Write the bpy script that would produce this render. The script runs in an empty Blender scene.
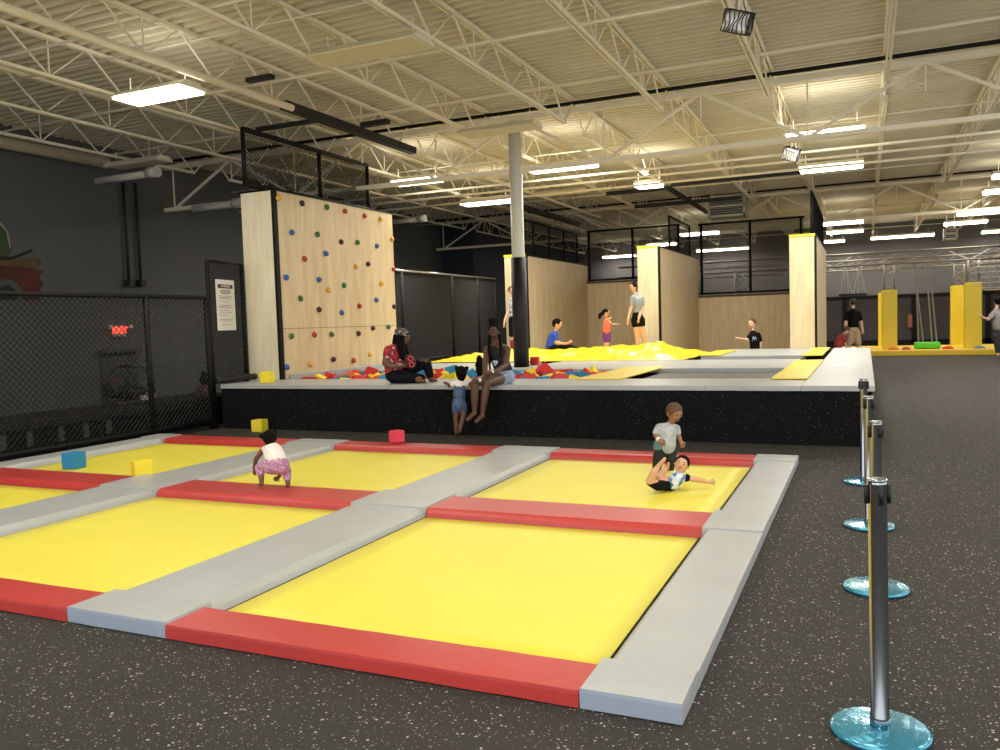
import bpy, bmesh, math, random
from mathutils import Vector, Matrix
random.seed(7)
S = bpy.context.scene
C = S.collection
S.view_settings.view_transform = 'Standard'
S.view_settings.look = 'None'
S.view_settings.gamma = 1
S.view_settings.use_curve_mapping = False
S.view_settings.exposure = 0.55

# ------------------------------------------------------------------ camera
FPX, YAW, PITCH, ROLL, EYE = 822.99, -0.41920, -0.062767, -0.031579, 1.6
fw = Vector((math.sin(YAW)*math.cos(PITCH), math.cos(YAW)*math.cos(PITCH), math.sin(PITCH)))
r0 = Vector((math.cos(YAW), -math.sin(YAW), 0)); u0 = r0.cross(fw)
cr, sr = math.cos(ROLL), math.sin(ROLL)
RT = cr*r0 + sr*u0
UP = -sr*r0 + cr*u0
EYEP = Vector((0, 0, EYE))
cam = bpy.data.cameras.new('camera'); co = bpy.data.objects.new('camera', cam); C.objects.link(co)
cam.sensor_width = 36; cam.lens = FPX/1000*36; cam.clip_start = .05; cam.clip_end = 200
M = Matrix((RT, UP, -fw)).transposed().to_4x4(); M.translation = EYEP
co.matrix_world = M
S.camera = co

def at(px, py, ax, val):                       # point of the place seen at a pixel on the plane ax = val
    d = RT*((px-500)/FPX) + UP*((375-py)/FPX) + fw
    i = 'xyz'.index(ax); t = (val-EYEP[i])/d[i]
    return EYEP + d*t
def far(px, py, D):                            # point at depth D
    return EYEP + (RT*((px-500)/FPX) + UP*((375-py)/FPX) + fw)*D

# ------------------------------------------------------------------ materials
def lin(c):
    if isinstance(c, str): c = tuple(int(c[i:i+2], 16)/255 for i in (0, 2, 4))
    return tuple(x/12.92 if x <= .04045 else ((x+.055)/1.055)**2.4 for x in c) + (1,)
MATS = {}
def mat(name, col, rough=.6, metal=0, emit=0, bump=0, bscale=20, var=0, vscale=3, spec=.5, stretch=None, coat=0):
    if name in MATS: return MATS[name]
    m = bpy.data.materials.new(name); m.use_nodes = True
    n = m.node_tree.nodes; l = m.node_tree.links; b = n['Principled BSDF']
    c = lin(col)
    b.inputs['Base Color'].default_value = c
    b.inputs['Roughness'].default_value = rough; b.inputs['Metallic'].default_value = metal
    b.inputs['Specular IOR Level'].default_value = spec
    b.inputs['Coat Weight'].default_value = coat
    if emit:
        b.inputs['Emission Color'].default_value = c; b.inputs['Emission Strength'].default_value = emit
    if bump or var:
        tc = n.new('ShaderNodeTexCoord'); mp = n.new('ShaderNodeMapping')
        l.new(tc.outputs['Object'], mp.inputs['Vector'])
        if stretch: mp.inputs['Scale'].default_value = stretch
    if bump:
        t = n.new('ShaderNodeTexNoise'); t.inputs['Scale'].default_value = bscale; t.inputs['Detail'].default_value = 3
        l.new(mp.outputs[0], t.inputs['Vector'])
        bp = n.new('ShaderNodeBump'); bp.inputs['Strength'].default_value = bump; bp.inputs['Distance'].default_value = .02
        l.new(t.outputs['Fac'], bp.inputs['Height']); l.new(bp.outputs[0], b.inputs['Normal'])
    if var:
        t = n.new('ShaderNodeTexNoise'); t.inputs['Scale'].default_value = vscale; t.inputs['Detail'].default_value = 4
        l.new(mp.outputs[0], t.inputs['Vector'])
        rp = n.new('ShaderNodeValToRGB')
        rp.color_ramp.elements[0].position = .3; rp.color_ramp.elements[1].position = .7
        rp.color_ramp.elements[0].color = tuple(x*(1-var) for x in c[:3])+(1,)
        rp.color_ramp.elements[1].color = tuple(min(1, x*(1+var)) for x in c[:3])+(1,)
        l.new(t.outputs['Fac'], rp.inputs[0]); l.new(rp.outputs[0], b.inputs['Base Color'])
    MATS[name] = m
    return m

def speckle(name, base, fleck, scale, thr, rough=.85, amount2=.0, spec=.3):
    m = bpy.data.materials.new(name); m.use_nodes = True
    n = m.node_tree.nodes; l = m.node_tree.links; b = n['Principled BSDF']
    tc = n.new('ShaderNodeTexCoord')
    nz = n.new('ShaderNodeTexNoise'); nz.inputs['Scale'].default_value = scale*1.3
    mix = n.new('ShaderNodeVectorMath'); mix.operation = 'MULTIPLY_ADD'
    l.new(tc.outputs['Object'], nz.inputs['Vector'])
    l.new(nz.outputs['Color'], mix.inputs[0]); mix.inputs[1].default_value = (.5/scale,)*3; l.new(tc.outputs['Object'], mix.inputs[2])
    fac = None
    for k, (sc, th) in enumerate(((scale, thr), (scale*2.1, thr*.9))):
        v = n.new('ShaderNodeTexVoronoi'); v.inputs['Scale'].default_value = sc
        l.new(mix.outputs[0], v.inputs['Vector'])
        sep = n.new('ShaderNodeSeparateColor'); l.new(v.outputs['Color'], sep.inputs[0])
        # each cell has its own fleck size, most have none
        mm = n.new('ShaderNodeMath'); mm.operation = 'SUBTRACT'; l.new(sep.outputs[0], mm.inputs[0]); mm.inputs[1].default_value = .62 if k == 0 else .6
        m2 = n.new('ShaderNodeMath'); m2.operation = 'MULTIPLY'; l.new(mm.outputs[0], m2.inputs[0]); m2.inputs[1].default_value = th*2.4
        gt = n.new('ShaderNodeMath'); gt.operation = 'LESS_THAN'; l.new(v.outputs['Distance'], gt.inputs[0]); l.new(m2.outputs[0], gt.inputs[1])
        sh = n.new('ShaderNodeMath'); sh.operation = 'MULTIPLY'; l.new(gt.outputs[0], sh.inputs[0]); l.new(sep.outputs[1], sh.inputs[1])
        if fac is None: fac = sh
        else:
            mx = n.new('ShaderNodeMath'); mx.operation = 'MAXIMUM'; l.new(fac.outputs[0], mx.inputs[0]); l.new(sh.outputs[0], mx.inputs[1]); fac = mx
    big = n.new('ShaderNodeTexNoise'); big.inputs['Scale'].default_value = .7; big.inputs['Detail'].default_value = 3
    l.new(tc.outputs['Object'], big.inputs['Vector'])
    rp = n.new('ShaderNodeValToRGB'); cb = lin(base)
    rp.color_ramp.elements[0].color = tuple(x*.86 for x in cb[:3])+(1,); rp.color_ramp.elements[1].color = tuple(x*1.14 for x in cb[:3])+(1,)
    l.new(big.outputs['Fac'], rp.inputs[0])
    mc = n.new('ShaderNodeMix'); mc.data_type = 'RGBA'
    l.new(fac.outputs[0], mc.inputs[0]); l.new(rp.outputs[0], mc.inputs[6]); mc.inputs[7].default_value = lin(fleck)
    l.new(mc.outputs[2], b.inputs['Base Color']); b.inputs['Roughness'].default_value = rough
    b.inputs['Specular IOR Level'].default_value = spec
    return m

def plywood(name, a, b_, rough=.5):
    m = bpy.data.materials.new(name); m.use_nodes = True
    n = m.node_tree.nodes; l = m.node_tree.links; b = n['Principled BSDF']
    tc = n.new('ShaderNodeTexCoord'); mp = n.new('ShaderNodeMapping'); mp.inputs['Scale'].default_value = (6, 6, .7)
    l.new(tc.outputs['Object'], mp.inputs[0])
    t = n.new('ShaderNodeTexNoise'); t.inputs['Scale'].default_value = 1.6; t.inputs['Detail'].default_value = 6; t.inputs['Distortion'].default_value = .4
    l.new(mp.outputs[0], t.inputs['Vector'])
    w = n.new('ShaderNodeValToRGB'); w.color_ramp.elements[0].position = .3; w.color_ramp.elements[1].position = .72
    w.color_ramp.elements[0].color = lin(a); w.color_ramp.elements[1].color = lin(b_)
    l.new(t.outputs['Fac'], w.inputs[0]); l.new(w.outputs[0], b.inputs['Base Color']); b.inputs['Roughness'].default_value = rough
    return m

RUBBER = speckle('speckled rubber floor', '35332f', 'b9b5ab', 52, .42)
SKIRT = speckle('speckled black carpet', '151515', '6a6a6c', 46, .30, .95, spec=.1)
GREYV = mat('grey vinyl', 'adb0af', .40, bump=.35, bscale=7, var=.05, vscale=2)
GREYV_DAYLIT = mat('grey vinyl in bluish daylight', '99a3b2', .42, bump=.25, bscale=7)  # bluish daylight on the front pads' front faces, put into the colour
REDV = mat('red vinyl', 'bb3d38', .4, bump=.25, bscale=5, var=.06, vscale=2)
YELB = mat('yellow trampoline fabric', 'ecdf4c', .5, var=.03, vscale=1.5)
YELV = mat('yellow vinyl', 'efd42e', .4, bump=.3, bscale=6)
TARP = mat('yellow tarp vinyl', 'e3c411', .38, bump=.5, bscale=5)
PLY = plywood('pale plywood', 'cbb38a', 'e0cba2')
PLY2 = plywood('end panel plywood', 'dccfae', 'ece1c4')
PLY3 = plywood('bay end plywood', 'c2b08a', 'd6c7a2')
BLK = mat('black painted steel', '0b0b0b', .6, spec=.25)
BLKF = mat('black padding', '0b0b0c', .6)
NET = mat('black netting', '0e0e0e', .6)
WALLM = mat('charcoal wall paint', '595a59', .8, var=.06, vscale=.6)
WALLB = mat('grey back wall paint', '5d5a59', .8, var=.05, vscale=.5)
NAVY = mat('navy wall paint', '2a2f38', .8)
CEIL = mat('cream ceiling paint', 'd3cbb2', .75, var=.07, vscale=.8)
STEEL = mat('cream painted steel', 'ece3ca', .6)
WHITE = mat('white column paint', 'd6d3c8', .5)
CHROME = mat('chrome', 'a4a8ad', .14, metal=1)
BLUEF = mat('blue film over steel', '3f97b5', .22, metal=.55, coat=.6, bump=.3, bscale=14)
TUBE = mat('lit fluorescent diffuser', 'fff6e6', .5, emit=9)
DEAD = mat('unlit fixture housing', 'd8d0b6', .5)
ALU = mat('silver truss', '8f8a82', .5, metal=.3)

# ------------------------------------------------------------------ mesh helpers
def box(bm, a, b, mi=0):
    x0, y0, z0 = a; x1, y1, z1 = b
    v = [bm.verts.new(p) for p in ((x0,y0,z0),(x1,y0,z0),(x1,y1,z0),(x0,y1,z0),(x0,y0,z1),(x1,y0,z1),(x1,y1,z1),(x0,y1,z1))]
    for f in ((0,3,2,1),(4,5,6,7),(0,1,5,4),(1,2,6,5),(2,3,7,6),(3,0,4,7)):
        bm.faces.new([v[i] for i in f]).material_index = mi
    return v
def rod(bm, p, q, r, seg=8, r2=None, mi=0, cap=True):
    p = Vector(p); q = Vector(q); d = q-p
    if d.length < 1e-6: return
    r2 = r if r2 is None else r2
    z = d.normalized(); x = z.orthogonal().normalized()
    if abs(z.z) < .99: x = Vector((0,0,1)).cross(z).normalized()
    else: x = Vector((1,0,0))-z*z.x; x.normalize()
    y = z.cross(x); A = []; B = []
    for i in range(seg):
        a = 2*math.pi*(i+.5)/seg; v = x*math.cos(a)+y*math.sin(a)
        A.append(bm.verts.new(p+v*r)); B.append(bm.verts.new(q+v*r2))
    for i in range(seg):
        j = (i+1) % seg
        f = bm.faces.new((A[i], A[j], B[j], B[i])); f.material_index = mi; f.smooth = seg > 5
    if cap:
        bm.faces.new(A[::-1]).material_index = mi; bm.faces.new(B).material_index = mi
def lathe(bm, prof, seg=32, c=(0,0,0), mi=0):
    rings = []
    for r, z in prof:
        rings.append([bm.verts.new((c[0]+r*math.cos(2*math.pi*i/seg), c[1]+r*math.sin(2*math.pi*i/seg), c[2]+z)) for i in range(seg)])
    for a, b in zip(rings, rings[1:]):
        for i in range(seg):
            f = bm.faces.new((a[i], a[(i+1)%seg], b[(i+1)%seg], b[i])); f.material_index = mi; f.smooth = True
    bm.faces.new(rings[0][::-1]).material_index = mi; bm.faces.new(rings[-1]).material_index = mi
def ball(bm, c, r, mi=0, sub=2, scale=(1,1,1), rot=None):
    mt = Matrix.Translation(c) @ (rot.to_4x4() if rot is not None else Matrix()) @ Matrix.Diagonal((*[r*s for s in scale], 1))
    g = bmesh.ops.create_icosphere(bm, subdivisions=sub, radius=1, matrix=mt)
    for v in g['verts']:
        for f in v.link_faces: f.material_index = mi; f.smooth = True
def build(name, bm, mats, parent=None, bevel=0, loc=None, segs=2):
    if bevel: bmesh.ops.bevel(bm, geom=bm.edges[:], offset=bevel, segments=segs, affect='EDGES', profile=.6)
    me = bpy.data.meshes.new(name)
    org = Vector(loc) if loc is not None else None
    if org is None and parent is None:
        # origin at the base centre of the geometry
        xs = [v.co for v in bm.verts]
        org = Vector(((min(v.x for v in xs)+max(v.x for v in xs))/2, (min(v.y for v in xs)+max(v.y for v in xs))/2, min(v.z for v in xs)))
    if parent is not None and org is None: org = Vector(parent.location) if parent.parent is None else Vector(parent.parent.location)
    bmesh.ops.translate(bm, verts=bm.verts, vec=-org)
    bmesh.ops.recalc_face_normals(bm, faces=bm.faces)
    bm.to_mesh(me); bm.free()
    for m in (mats if isinstance(mats, (list, tuple)) else [mats]): me.materials.append(m)
    o = bpy.data.objects.new(name, me); C.objects.link(o)
    if parent is None: o.location = org
    else: o.parent = parent                    # roots carry only a location, so children share their frame
    return o
def tag(o, label, cat=None, group=None, kind=None):
    o['label'] = label
    if cat: o['category'] = cat
    if group: o['group'] = group
    if kind: o['kind'] = kind
    return o
def thing(name, label, cat, loc, group=None):
    o = bpy.data.objects.new(name, None); C.objects.link(o); o.location = loc; o.empty_display_size = .1
    return tag(o, label, cat, group)
def struct(name, bm, m, label, parent=None):
    o = build(name, bm, m, parent)
    if parent is None: tag(o, label, name.rsplit('_', 1)[0].replace('_', ' ') if name[-1].isdigit() else name.replace('_', ' '), kind='structure')
    return o
def NB(): return bmesh.new()
def copytree(o, parent=None):
    c = o.copy(); C.objects.link(c); c.parent = parent
    for ch in list(o.children): copytree(ch, c)
    return c

# ------------------------------------------------------------------ room shell
bm = NB(); box(bm, (-17, -4, -.1), (11, 44, 0)); struct('floor', bm, RUBBER, 'dark speckled rubber floor of the whole hall')
bm = NB()
prev = None; y = -4.0; k = 0
prof = []
while y < 43.2:
    prof += [(y, 5.73), (y+.06, 5.73), (y+.085, 5.79), (y+.165, 5.79)]; y += .19
vs = [(bm.verts.new((-15.4, a, b)), bm.verts.new((10.2, a, b))) for a, b in prof]
for a, b in zip(vs, vs[1:]): bm.faces.new((a[0], a[1], b[1], b[0]))
box(bm, (-15.4, -4, 5.86), (10.2, 43.2, 5.9))
struct('ceiling', bm, CEIL, 'cream painted corrugated metal roof deck')
bm = NB(); box(bm, (-15.6, -4, 0), (-15.3, 29, 6)); struct('wall_left', bm, WALLM, 'dark charcoal wall along the left side')
bm = NB(); box(bm, (-15.3, 29, 0), (-13.9, 29.25, 6)); struct('wall_stub', bm, NAVY, 'navy wall return beyond the climbing wall')
bm = NB(); box(bm, (-14.3, 29.25, 0), (-14.0, 43, 6)); struct('wall_left', bm, NAVY, 'far dark wall behind the navy return')
bm = NB(); box(bm, (-14, 43, 0), (10, 43.3, 6)); struct('wall_back', bm, WALLB, 'grey back wall beyond the obstacle course')
bm = NB(); box(bm, (9.9, 20, 0), (10.2, 43, 6)); struct('wall_right', bm, WALLB, 'grey wall at the far right of the hall, beyond the picture')
# low dark doorway in the left wall
p = at(100, 350, 'x', -15.28); q = at(135, 350, 'x', -15.28)
bm = NB(); box(bm, (-15.3, p.y, 0), (-15.24, q.y, 1.22)); box(bm, (-15.3, p.y-.05, 1.22), (-15.1, q.y+.02, 1.29))
struct('door_1', bm, mat('dark door paint', '454544', .7), 'low dark doorway with a header under the exit sign')

# ------------------------------------------------------------------ roof steel
JX = [.31+1.755*k for k in range(-9, 6)]
def joist_bm(L):
    bm = NB()
    for s in (-1, 1):
        box(bm, (s*.012 if s > 0 else -.045, 0, 5.665), (.045 if s > 0 else -.012, L, 5.72))
        box(bm, (s*.01 if s > 0 else -.04, .5, 5.15), (.04 if s > 0 else -.01, L-.5, 5.195))
    n = int(round((L-1)/1.25)); st = (L-1)/n
    for i in range(n):
        a = .5+i*st
        rod(bm, (0, a, 5.17), (0, a+st/2, 5.70), .012, 6); rod(bm, (0, a+st/2, 5.70), (0, a+st, 5.17), .016, 4)
        if i % 2: rod(bm, (0, a, 5.17), (0, a, 5.70), .012, 4)
    rod(bm, (0, 0, 5.68), (0, .5, 5.17), .016, 4); rod(bm, (0, L, 5.68), (0, L-.5, 5.17), .016, 4)
    return bm
proto = {}
for (ya, yb) in ((-4, 1.2), (1.3, 14.85), (14.95, 28.45), (28.55, 42.9)):
    L = yb-ya
    for i, x in enumerate(JX):
        if round(L, 1) not in proto:
            o = build('roof_joist', joist_bm(L), STEEL, loc=(0, 0, 0)); proto[round(L, 1)] = o
        else:
            o = proto[round(L, 1)].copy(); C.objects.link(o)
        o.location = (x, ya, 0)
        tag(o, 'cream open web steel joist carrying the roof deck, running front to back', 'roof joist', 'steel roof joists', 'structure')
def girder(y, label):
    bm = NB()
    for s in (-.06, .02):
        box(bm, (-15.2, y+s, 5.46), (9.9, y+s+.04, 5.56)); box(bm, (-15.2, y+s, 4.49), (9.9, y+s+.04, 4.57))
    x = -6.14-3.51*2.5
    while x < 9:
        rod(bm, (x, y, 4.53), (x+1.755, y, 5.5), .035, 4); rod(bm, (x+3.51, y, 4.53), (x+1.755, y, 5.5), .035, 4)
        rod(bm, (x, y, 4.53), (x, y, 5.5), .02, 4)
        rod(bm, (x+1.755, y, 5.05), (x+1.755, y, 5.5), .016, 4)
        x += 3.51
    struct('roof_girder', bm, STEEL, label)
girder(14.9, 'deep truss girder crossing the hall at the white column')
girder(28.5, 'far truss girder crossing the hall behind the wooden walls')
bm = NB(); rod(bm, (-15.2, 14.78, 5.62), (9.9, 14.78, 5.62), .035, 8)  # black rod drawn for the shade in the gap above the girder
struct('roof_conduit', bm, BLK, 'black line for the shaded gap across the cream ceiling above the girder')
bm = NB(); rod(bm, (-15.2, 28.3, 5.62), (9.9, 28.3, 5.62), .03, 6)  # the far girder's shaded gap, again drawn as a black rod
struct('roof_conduit', bm, BLK, 'farther black line for the shaded gap across the ceiling')
# bridging and sprinkler lines
for y, z, r in ((2.9, 5.22, .018), (5.2, 5.22, .018), (7.4, 5.24, .018), (9.0, 5.64, .016), (9.9, 5.22, .02), (12.3, 5.24, .018), (13.6, 5.64, .016), (17.2, 5.25, .016), (20.2, 5.25, .018), (23.5, 5.25, .018), (26.5, 5.25, .018), (32, 5.25, .02), (36, 5.25, .02), (40, 5.25, .02)):
    bm = NB(); rod(bm, (-15.2, y, z), (9.9, y, z), r, 6)
    struct('bridging_rod', bm, STEEL, 'thin cream bridging rod tying the joists %s' % ('near the front' if y < 12 else 'behind the girder'))
for px, py in ((600, 174), (600, 181), (600, 189)):
    c = at(px, py, 'z', 4.75); bm = NB(); rod(bm, (-15.2, c.y, 4.75), (9.9, c.y, 4.75), .028, 8)
    struct('sprinkler_pipe', bm, STEEL, 'long cream sprinkler pipe slung below the joists behind the column')
bm = NB(); a = at(0, 8, 'z', 5.1); b = at(292, 108, 'z', 5.1); rod(bm, (a.x, -3, 5.1), b, .055, 12)
struct('ceiling_pipe', bm, STEEL, 'thick cream pipe along the ceiling at upper left')
bm = NB(); a = at(0, 142, 'x', -15.0); b = at(107, 163, 'x', -15.0); rod(bm, (-15, 3, a.z), (-15, b.y, a.z), .12, 14)
struct('ceiling_pipe', bm, STEEL, 'fat cream pipe running high along the dark left wall')
for px in (124, 136):
    a = at(px-1, 183, 'x', -15.22); b = at(px, 281, 'x', -15.22)
    bm = NB(); rod(bm, (a.x, a.y, a.z), (a.x, a.y, b.z), .035, 8); box(bm, (-15.3, a.y-.07, b.z-.12), (-15.12, a.y+.07, b.z+.03))
    struct('wall_conduit', bm, mat('dark conduit', '1c1c1c', .6), '%s dark vertical conduit on the charcoal wall' % ('nearer' if px == 124 else 'farther'))
# painted black pieces in the roof steel
def blackbeam(a, b, w, h, label):
    bm = NB(); a = Vector(a); b = Vector(b)
    if abs(a.x-b.x) > abs(a.y-b.y): box(bm, (min(a.x, b.x), a.y-w/2, a.z-h/2), (max(a.x, b.x), a.y+w/2, a.z+h/2))
    else: box(bm, (a.x-w/2, min(a.y, b.y), a.z-h/2), (a.x+w/2, max(a.y, b.y), a.z+h/2))
    struct('black_beam', bm, BLKF, label)
blackbeam((-8.42, 10.8, 5.16), (-8.42, 14.9, 5.16), .16, .13, 'black channel slung along a joist above the climbing wall')
blackbeam((-8.62, 10.8, 5.24), (-8.62, 14.4, 5.24), .06, .1, 'second black rail beside the channel above the climbing wall')
blackbeam((-9.96, 12.0, 5.2), (-8.67, 12.0, 5.2), .1, .06, 'short black bar left of the black channel')
blackbeam((-8.13, 9.64, 5.2), (-7.68, 9.64, 5.2), .1, .06, 'small black bar on a bridging rod')
blackbeam((-8.2, 12.7, 5.2), (-7.65, 12.7, 5.2), .12, .08, 'small black bar right of the black channel')
blackbeam((-6.39, 21.8, 5.0), (-4.65, 21.8, 5.0), .1, .1, 'near bar of the black square frame below the ceiling')
blackbeam((-6.39, 24.8, 5.0), (-3.29, 24.8, 5.0), .1, .1, 'far bar of the black square frame below the ceiling')
blackbeam((-4.72, 21.8, 5.0), (-4.72, 27.7, 5.0), .1, .1, 'long black bar leading back to the heating unit')
blackbeam((-4.6, 21.6, 5.05), (-1.3, 21.6, 5.05), .1, .1, 'black bar over the wooden bay')
blackbeam((-9.1, 21.5, 4.95), (-9.1, 27.5, 4.95), .12, .14, 'black beam above the far left wooden wall')
a = at(565, 195, 'z', 5.0)

# ------------------------------------------------------------------ white column with black padding
bm = NB(); rod(bm, (-6.17, 14.9, 0), (-6.17, 14.9, 5.46), .125, 24)
col = build('column', bm, WHITE, loc=(-6.17, 14.9, 0)); tag(col, 'round white steel column with black padding at its foot', 'column', kind='structure')
bm = NB(); rod(bm, (-6.17, 14.9, .62), (-6.17, 14.9, 2.86), .15, 24); pd = build('column_padding', bm, BLKF, col)
pd['label'] = 'black padding'

# ------------------------------------------------------------------ lights
def fixture_parts(root, L, W, lit, z=4.9):
    x, y = root.location.x, root.location.y
    bm = NB()
    v = [(-L/2, -W/2, 0), (L/2, -W/2, 0), (L/2, W/2, 0), (-L/2, W/2, 0), (-L/2, -W/4, .09), (L/2, -W/4, .09), (L/2, W/4, .09), (-L/2, W/4, .09)]
    v = [bm.verts.new((x+a, y+b, z+c)) for a, b, c in v]
    for f in ((4,5,6,7),(0,1,5,4),(1,2,6,5),(2,3,7,6),(3,0,4,7),(0,3,2,1)): bm.faces.new([v[i] for i in f])
    build('fixture_housing', bm, DEAD, root)
    for q in (-.4, .4):
        bm = NB(); rod(bm, (x+L*q, y, z+.08), (x+L*q, y, 5.2), .006, 4); build('hanger_rod', bm, STEEL, root)
    if lit:
        bm = NB(); box(bm, (x-L/2+.02, y-W/2+.02, z-(.035 if y < 10 else .075)), (x+L/2-.02, y+W/2-.02, z-.001))
        build('diffuser', bm, TUBE, root, bevel=.012)
    else:
        bm = NB(); box(bm, (x-L/2+.03, y-W/2+.03, z-.012), (x+L/2-.03, y+W/2-.03, z-.001))
        build('diffuser', bm, DEAD, root)
POW = 42
def lamp(x, y, L, W, z, p, up=.10):
    for nm, dz, rx, pw in (('down', -.09, 0, p), ('up', .12, math.pi, p*up)):  # the upward light is added to brighten the ceiling
        l = bpy.data.lights.new('lamp_'+nm, 'AREA'); l.shape = 'RECTANGLE'; l.size = L; l.size_y = W; l.energy = pw; l.color = (1, .945, .845)
        o = bpy.data.objects.new('lamp_and_ceiling_fill', l); C.objects.link(o); o.location = (x, y, z+dz); o.rotation_euler = (rx, 0, 0)
LL = [(-8.92, 8.72, 1.26, .5, 'large lit fluorescent panel at upper left, nearest of the lit fixtures'),
      (-9.29, 16.56, 1.2, .32, 'lit fluorescent fixture just right of the climbing wall top'),
      (-9.32, 20.4, 1.4, .4, 'lit fluorescent fixture left of the white column'),
      (-5.88, 16.85, 1.5, .3, 'lit fluorescent fixture just right of the white column'),
      (-4.86, 20.26, .65, .4, 'short lit fluorescent fixture beside the black square frame'),
      (-.67, 16.4, 1.35, .3, 'slim lit fluorescent fixture high above the platform, front of its row'),
      (-.70, 20.26, 1.35, .42, 'bright lit fluorescent fixture above the narrow wooden pillar'),
      (-.75, 32.9, 1.4, .4, 'lit fluorescent fixture, nearer of the pair right of the narrow wooden pillar'),
      (-.76, 36.6, 1.4, .4, 'lit fluorescent fixture, middle one right of the narrow wooden pillar'),
      (-1.3, 41.2, .9, .35, 'small far lit fixture touching the narrow wooden pillar'),
      (1.49, 40.9, 2.55, .35, 'long lit tube fixture in front of the grey back wall'),
      (3.5, 36.3, 1.47, .4, 'lit fluorescent fixture right above the white heater box'),
      (3.6, 32.9, 1.4, .4, 'lit fluorescent fixture third down at the right edge'),
      (3.75, 27.2, 1.4, .4, 'lit fluorescent fixture second down at the right edge'),
      (3.6, 24.1, 1.4, .4, 'lit fluorescent fixture topmost at the right edge'),
      (5.3, 41.4, 1.4, .4, 'lowest lit fixture at the right edge above the truss'),
      (-11.7, 42.0, 1.7, .4, 'far lit fixture seen through the left wooden bay opening'),
      (-8.3, 36.8, 1.3, .4, 'far lit fixture just over the middle wooden wall'),
      (-5.96, 33.1, 1.48, .4, 'far lit fixture over the right wooden bay, upper one'),
      (-6.4, 41.8, 2.56, .35, 'far long lit tube over the right wooden bay, lower one')]
for x, y, L, W, lb in LL:
    r = thing('ceiling_light', lb, 'ceiling light', (x, y, 4.9), 'lit fluorescent ceiling lights'); W = W if y < 10 else W*1.35; fixture_parts(r, L, W, True)
    lamp(x, y, L, W, 4.9, POW*(2.1 if 15 < y < 30 and x > -1 else 2.6 if 20 < y < 20.3 and x < 0 else 1.7 if 15 < y < 22 else 1.25 if y > 15 else 1))
for x, y, L, W, lb in ((-5.43, 8.65, 1.5, .55, 'unlit cream fixture at the top centre, nearest of the unlit ones'),
                       (-5.74, 13.2, 1.4, .5, 'unlit cream fixture in front of the top of the white column'),
                       (-12.6, 8.3, 1.4, .5, 'unlit fixture high at the far left edge'),
                       (-12.9, 12.0, 1.4, .45, 'unlit grey fixture over the charcoal wall'),
                       (-12.6, 16.9, 1.3, .45, 'unlit grey fixture left of the climbing wall top'),
                       (-7.2, 20.4, 1.3, .4, 'unlit cream fixture left of the black square frame')):
    r = thing('unlit_ceiling_light', lb, 'ceiling light', (x, y, 4.9), 'unlit ceiling lights'); fixture_parts(r, L, W, False)
# more of the hall's lit fixtures, over and behind the viewer
for x, y in ((-.7, 12.0), (-.7, 7.0), (-.7, 2), (3.6, 12), (3.6, 7), (3.6, 2), (3.6, 17), (-5.4, 4), (-9.3, 3), (-5.4, -1.5), (0, -2.5)):
    if (x, y) in ((-.7, 12.0), (-.7, 7.0), (-.7, 2)): 
        pass
    if not (x == -.7 and y == 12.0):
        r = thing('ceiling_light', 'lit fluorescent fixture over the viewer, outside the picture', 'ceiling light', (x, y, 4.9), 'ceiling lights out of view'); fixture_parts(r, 1.4, .4, True)
        lamp(x, y, 1.4, .4, 4.9, POW)

# radiant tube heaters, heating units
for px, py, qx, qy, X in ((97, 181, 153, 174, -13.9), (193, 209, 238, 203, -13.6), (392, 222, 422, 219, -12.5)):
    a = at(px, py, 'x', X); bm = NB(); n = 6
    b = at(qx, qy, 'y', a.y)
    rod(bm, a, (b.x, a.y, a.z), .07, 10); rod(bm, (b.x-.12, a.y, a.z+.02), (b.x+.12, a.y, a.z+.02), .105, 12)
    r = build('tube_heater', bm, mat('pale grey metal', 'b8b6ac', .5)); tag(r, {97: 'pale tube heater hanging before the charcoal wall, leftmost', 193: 'pale tube heater beside the left edge of the climbing wall', 392: 'pale tube heater right of the climbing wall'}[px], 'heater')
def unit(px0, px1, py0, py1, Y, depth, label):
    a = at(px0, py1, 'y', Y); b = at(px1, py0, 'y', Y)
    r = thing('heating_unit', label, 'heating unit', ((a.x+b.x)/2, Y, a.z))
    bm = NB(); t = .06
    box(bm, (a.x, Y+.04, a.z), (b.x, Y+depth, b.z)); build('casing', bm, mat('grey sheet metal', '8f8d80', .5), r, bevel=.01)
    bm = NB()
    for (p, q) in (((a.x, a.z), (b.x, a.z+t)), ((a.x, b.z-t), (b.x, b.z)), ((a.x, a.z), (a.x+t, b.z)), ((b.x-t, a.z), (b.x, b.z)), ((a.x, (a.z+b.z)/2-.03), (b.x, (a.z+b.z)/2+.03))):
        box(bm, (p[0], Y-.02, p[1]), (q[0], Y+.05, q[1]))
    build('frame', bm, mat('pale sheet metal', 'a9a695', .5), r)
    bm = NB(); z = a.z+.08
    while z < b.z-.08: box(bm, (a.x+.06, Y, z), (b.x-.06, Y+.04, z+.03)); z += .07
    build('louvres', bm, mat('dark louvre', '2b2c28', .6), r)
    for q in (a.x+.1, b.x-.1):
        bm = NB(); rod(bm, (q, Y+.2, b.z), (q, Y+.2, 5.7), .012, 4); build('hanger_rod', bm, STEEL, r)
unit(708, 745, 193, 218, 26, .8, 'boxy louvred heating unit hanging above the right wooden bay')
unit(944, 958, 227, 240, 36, .6, 'small white heater box hanging before the grey back wall')

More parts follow.
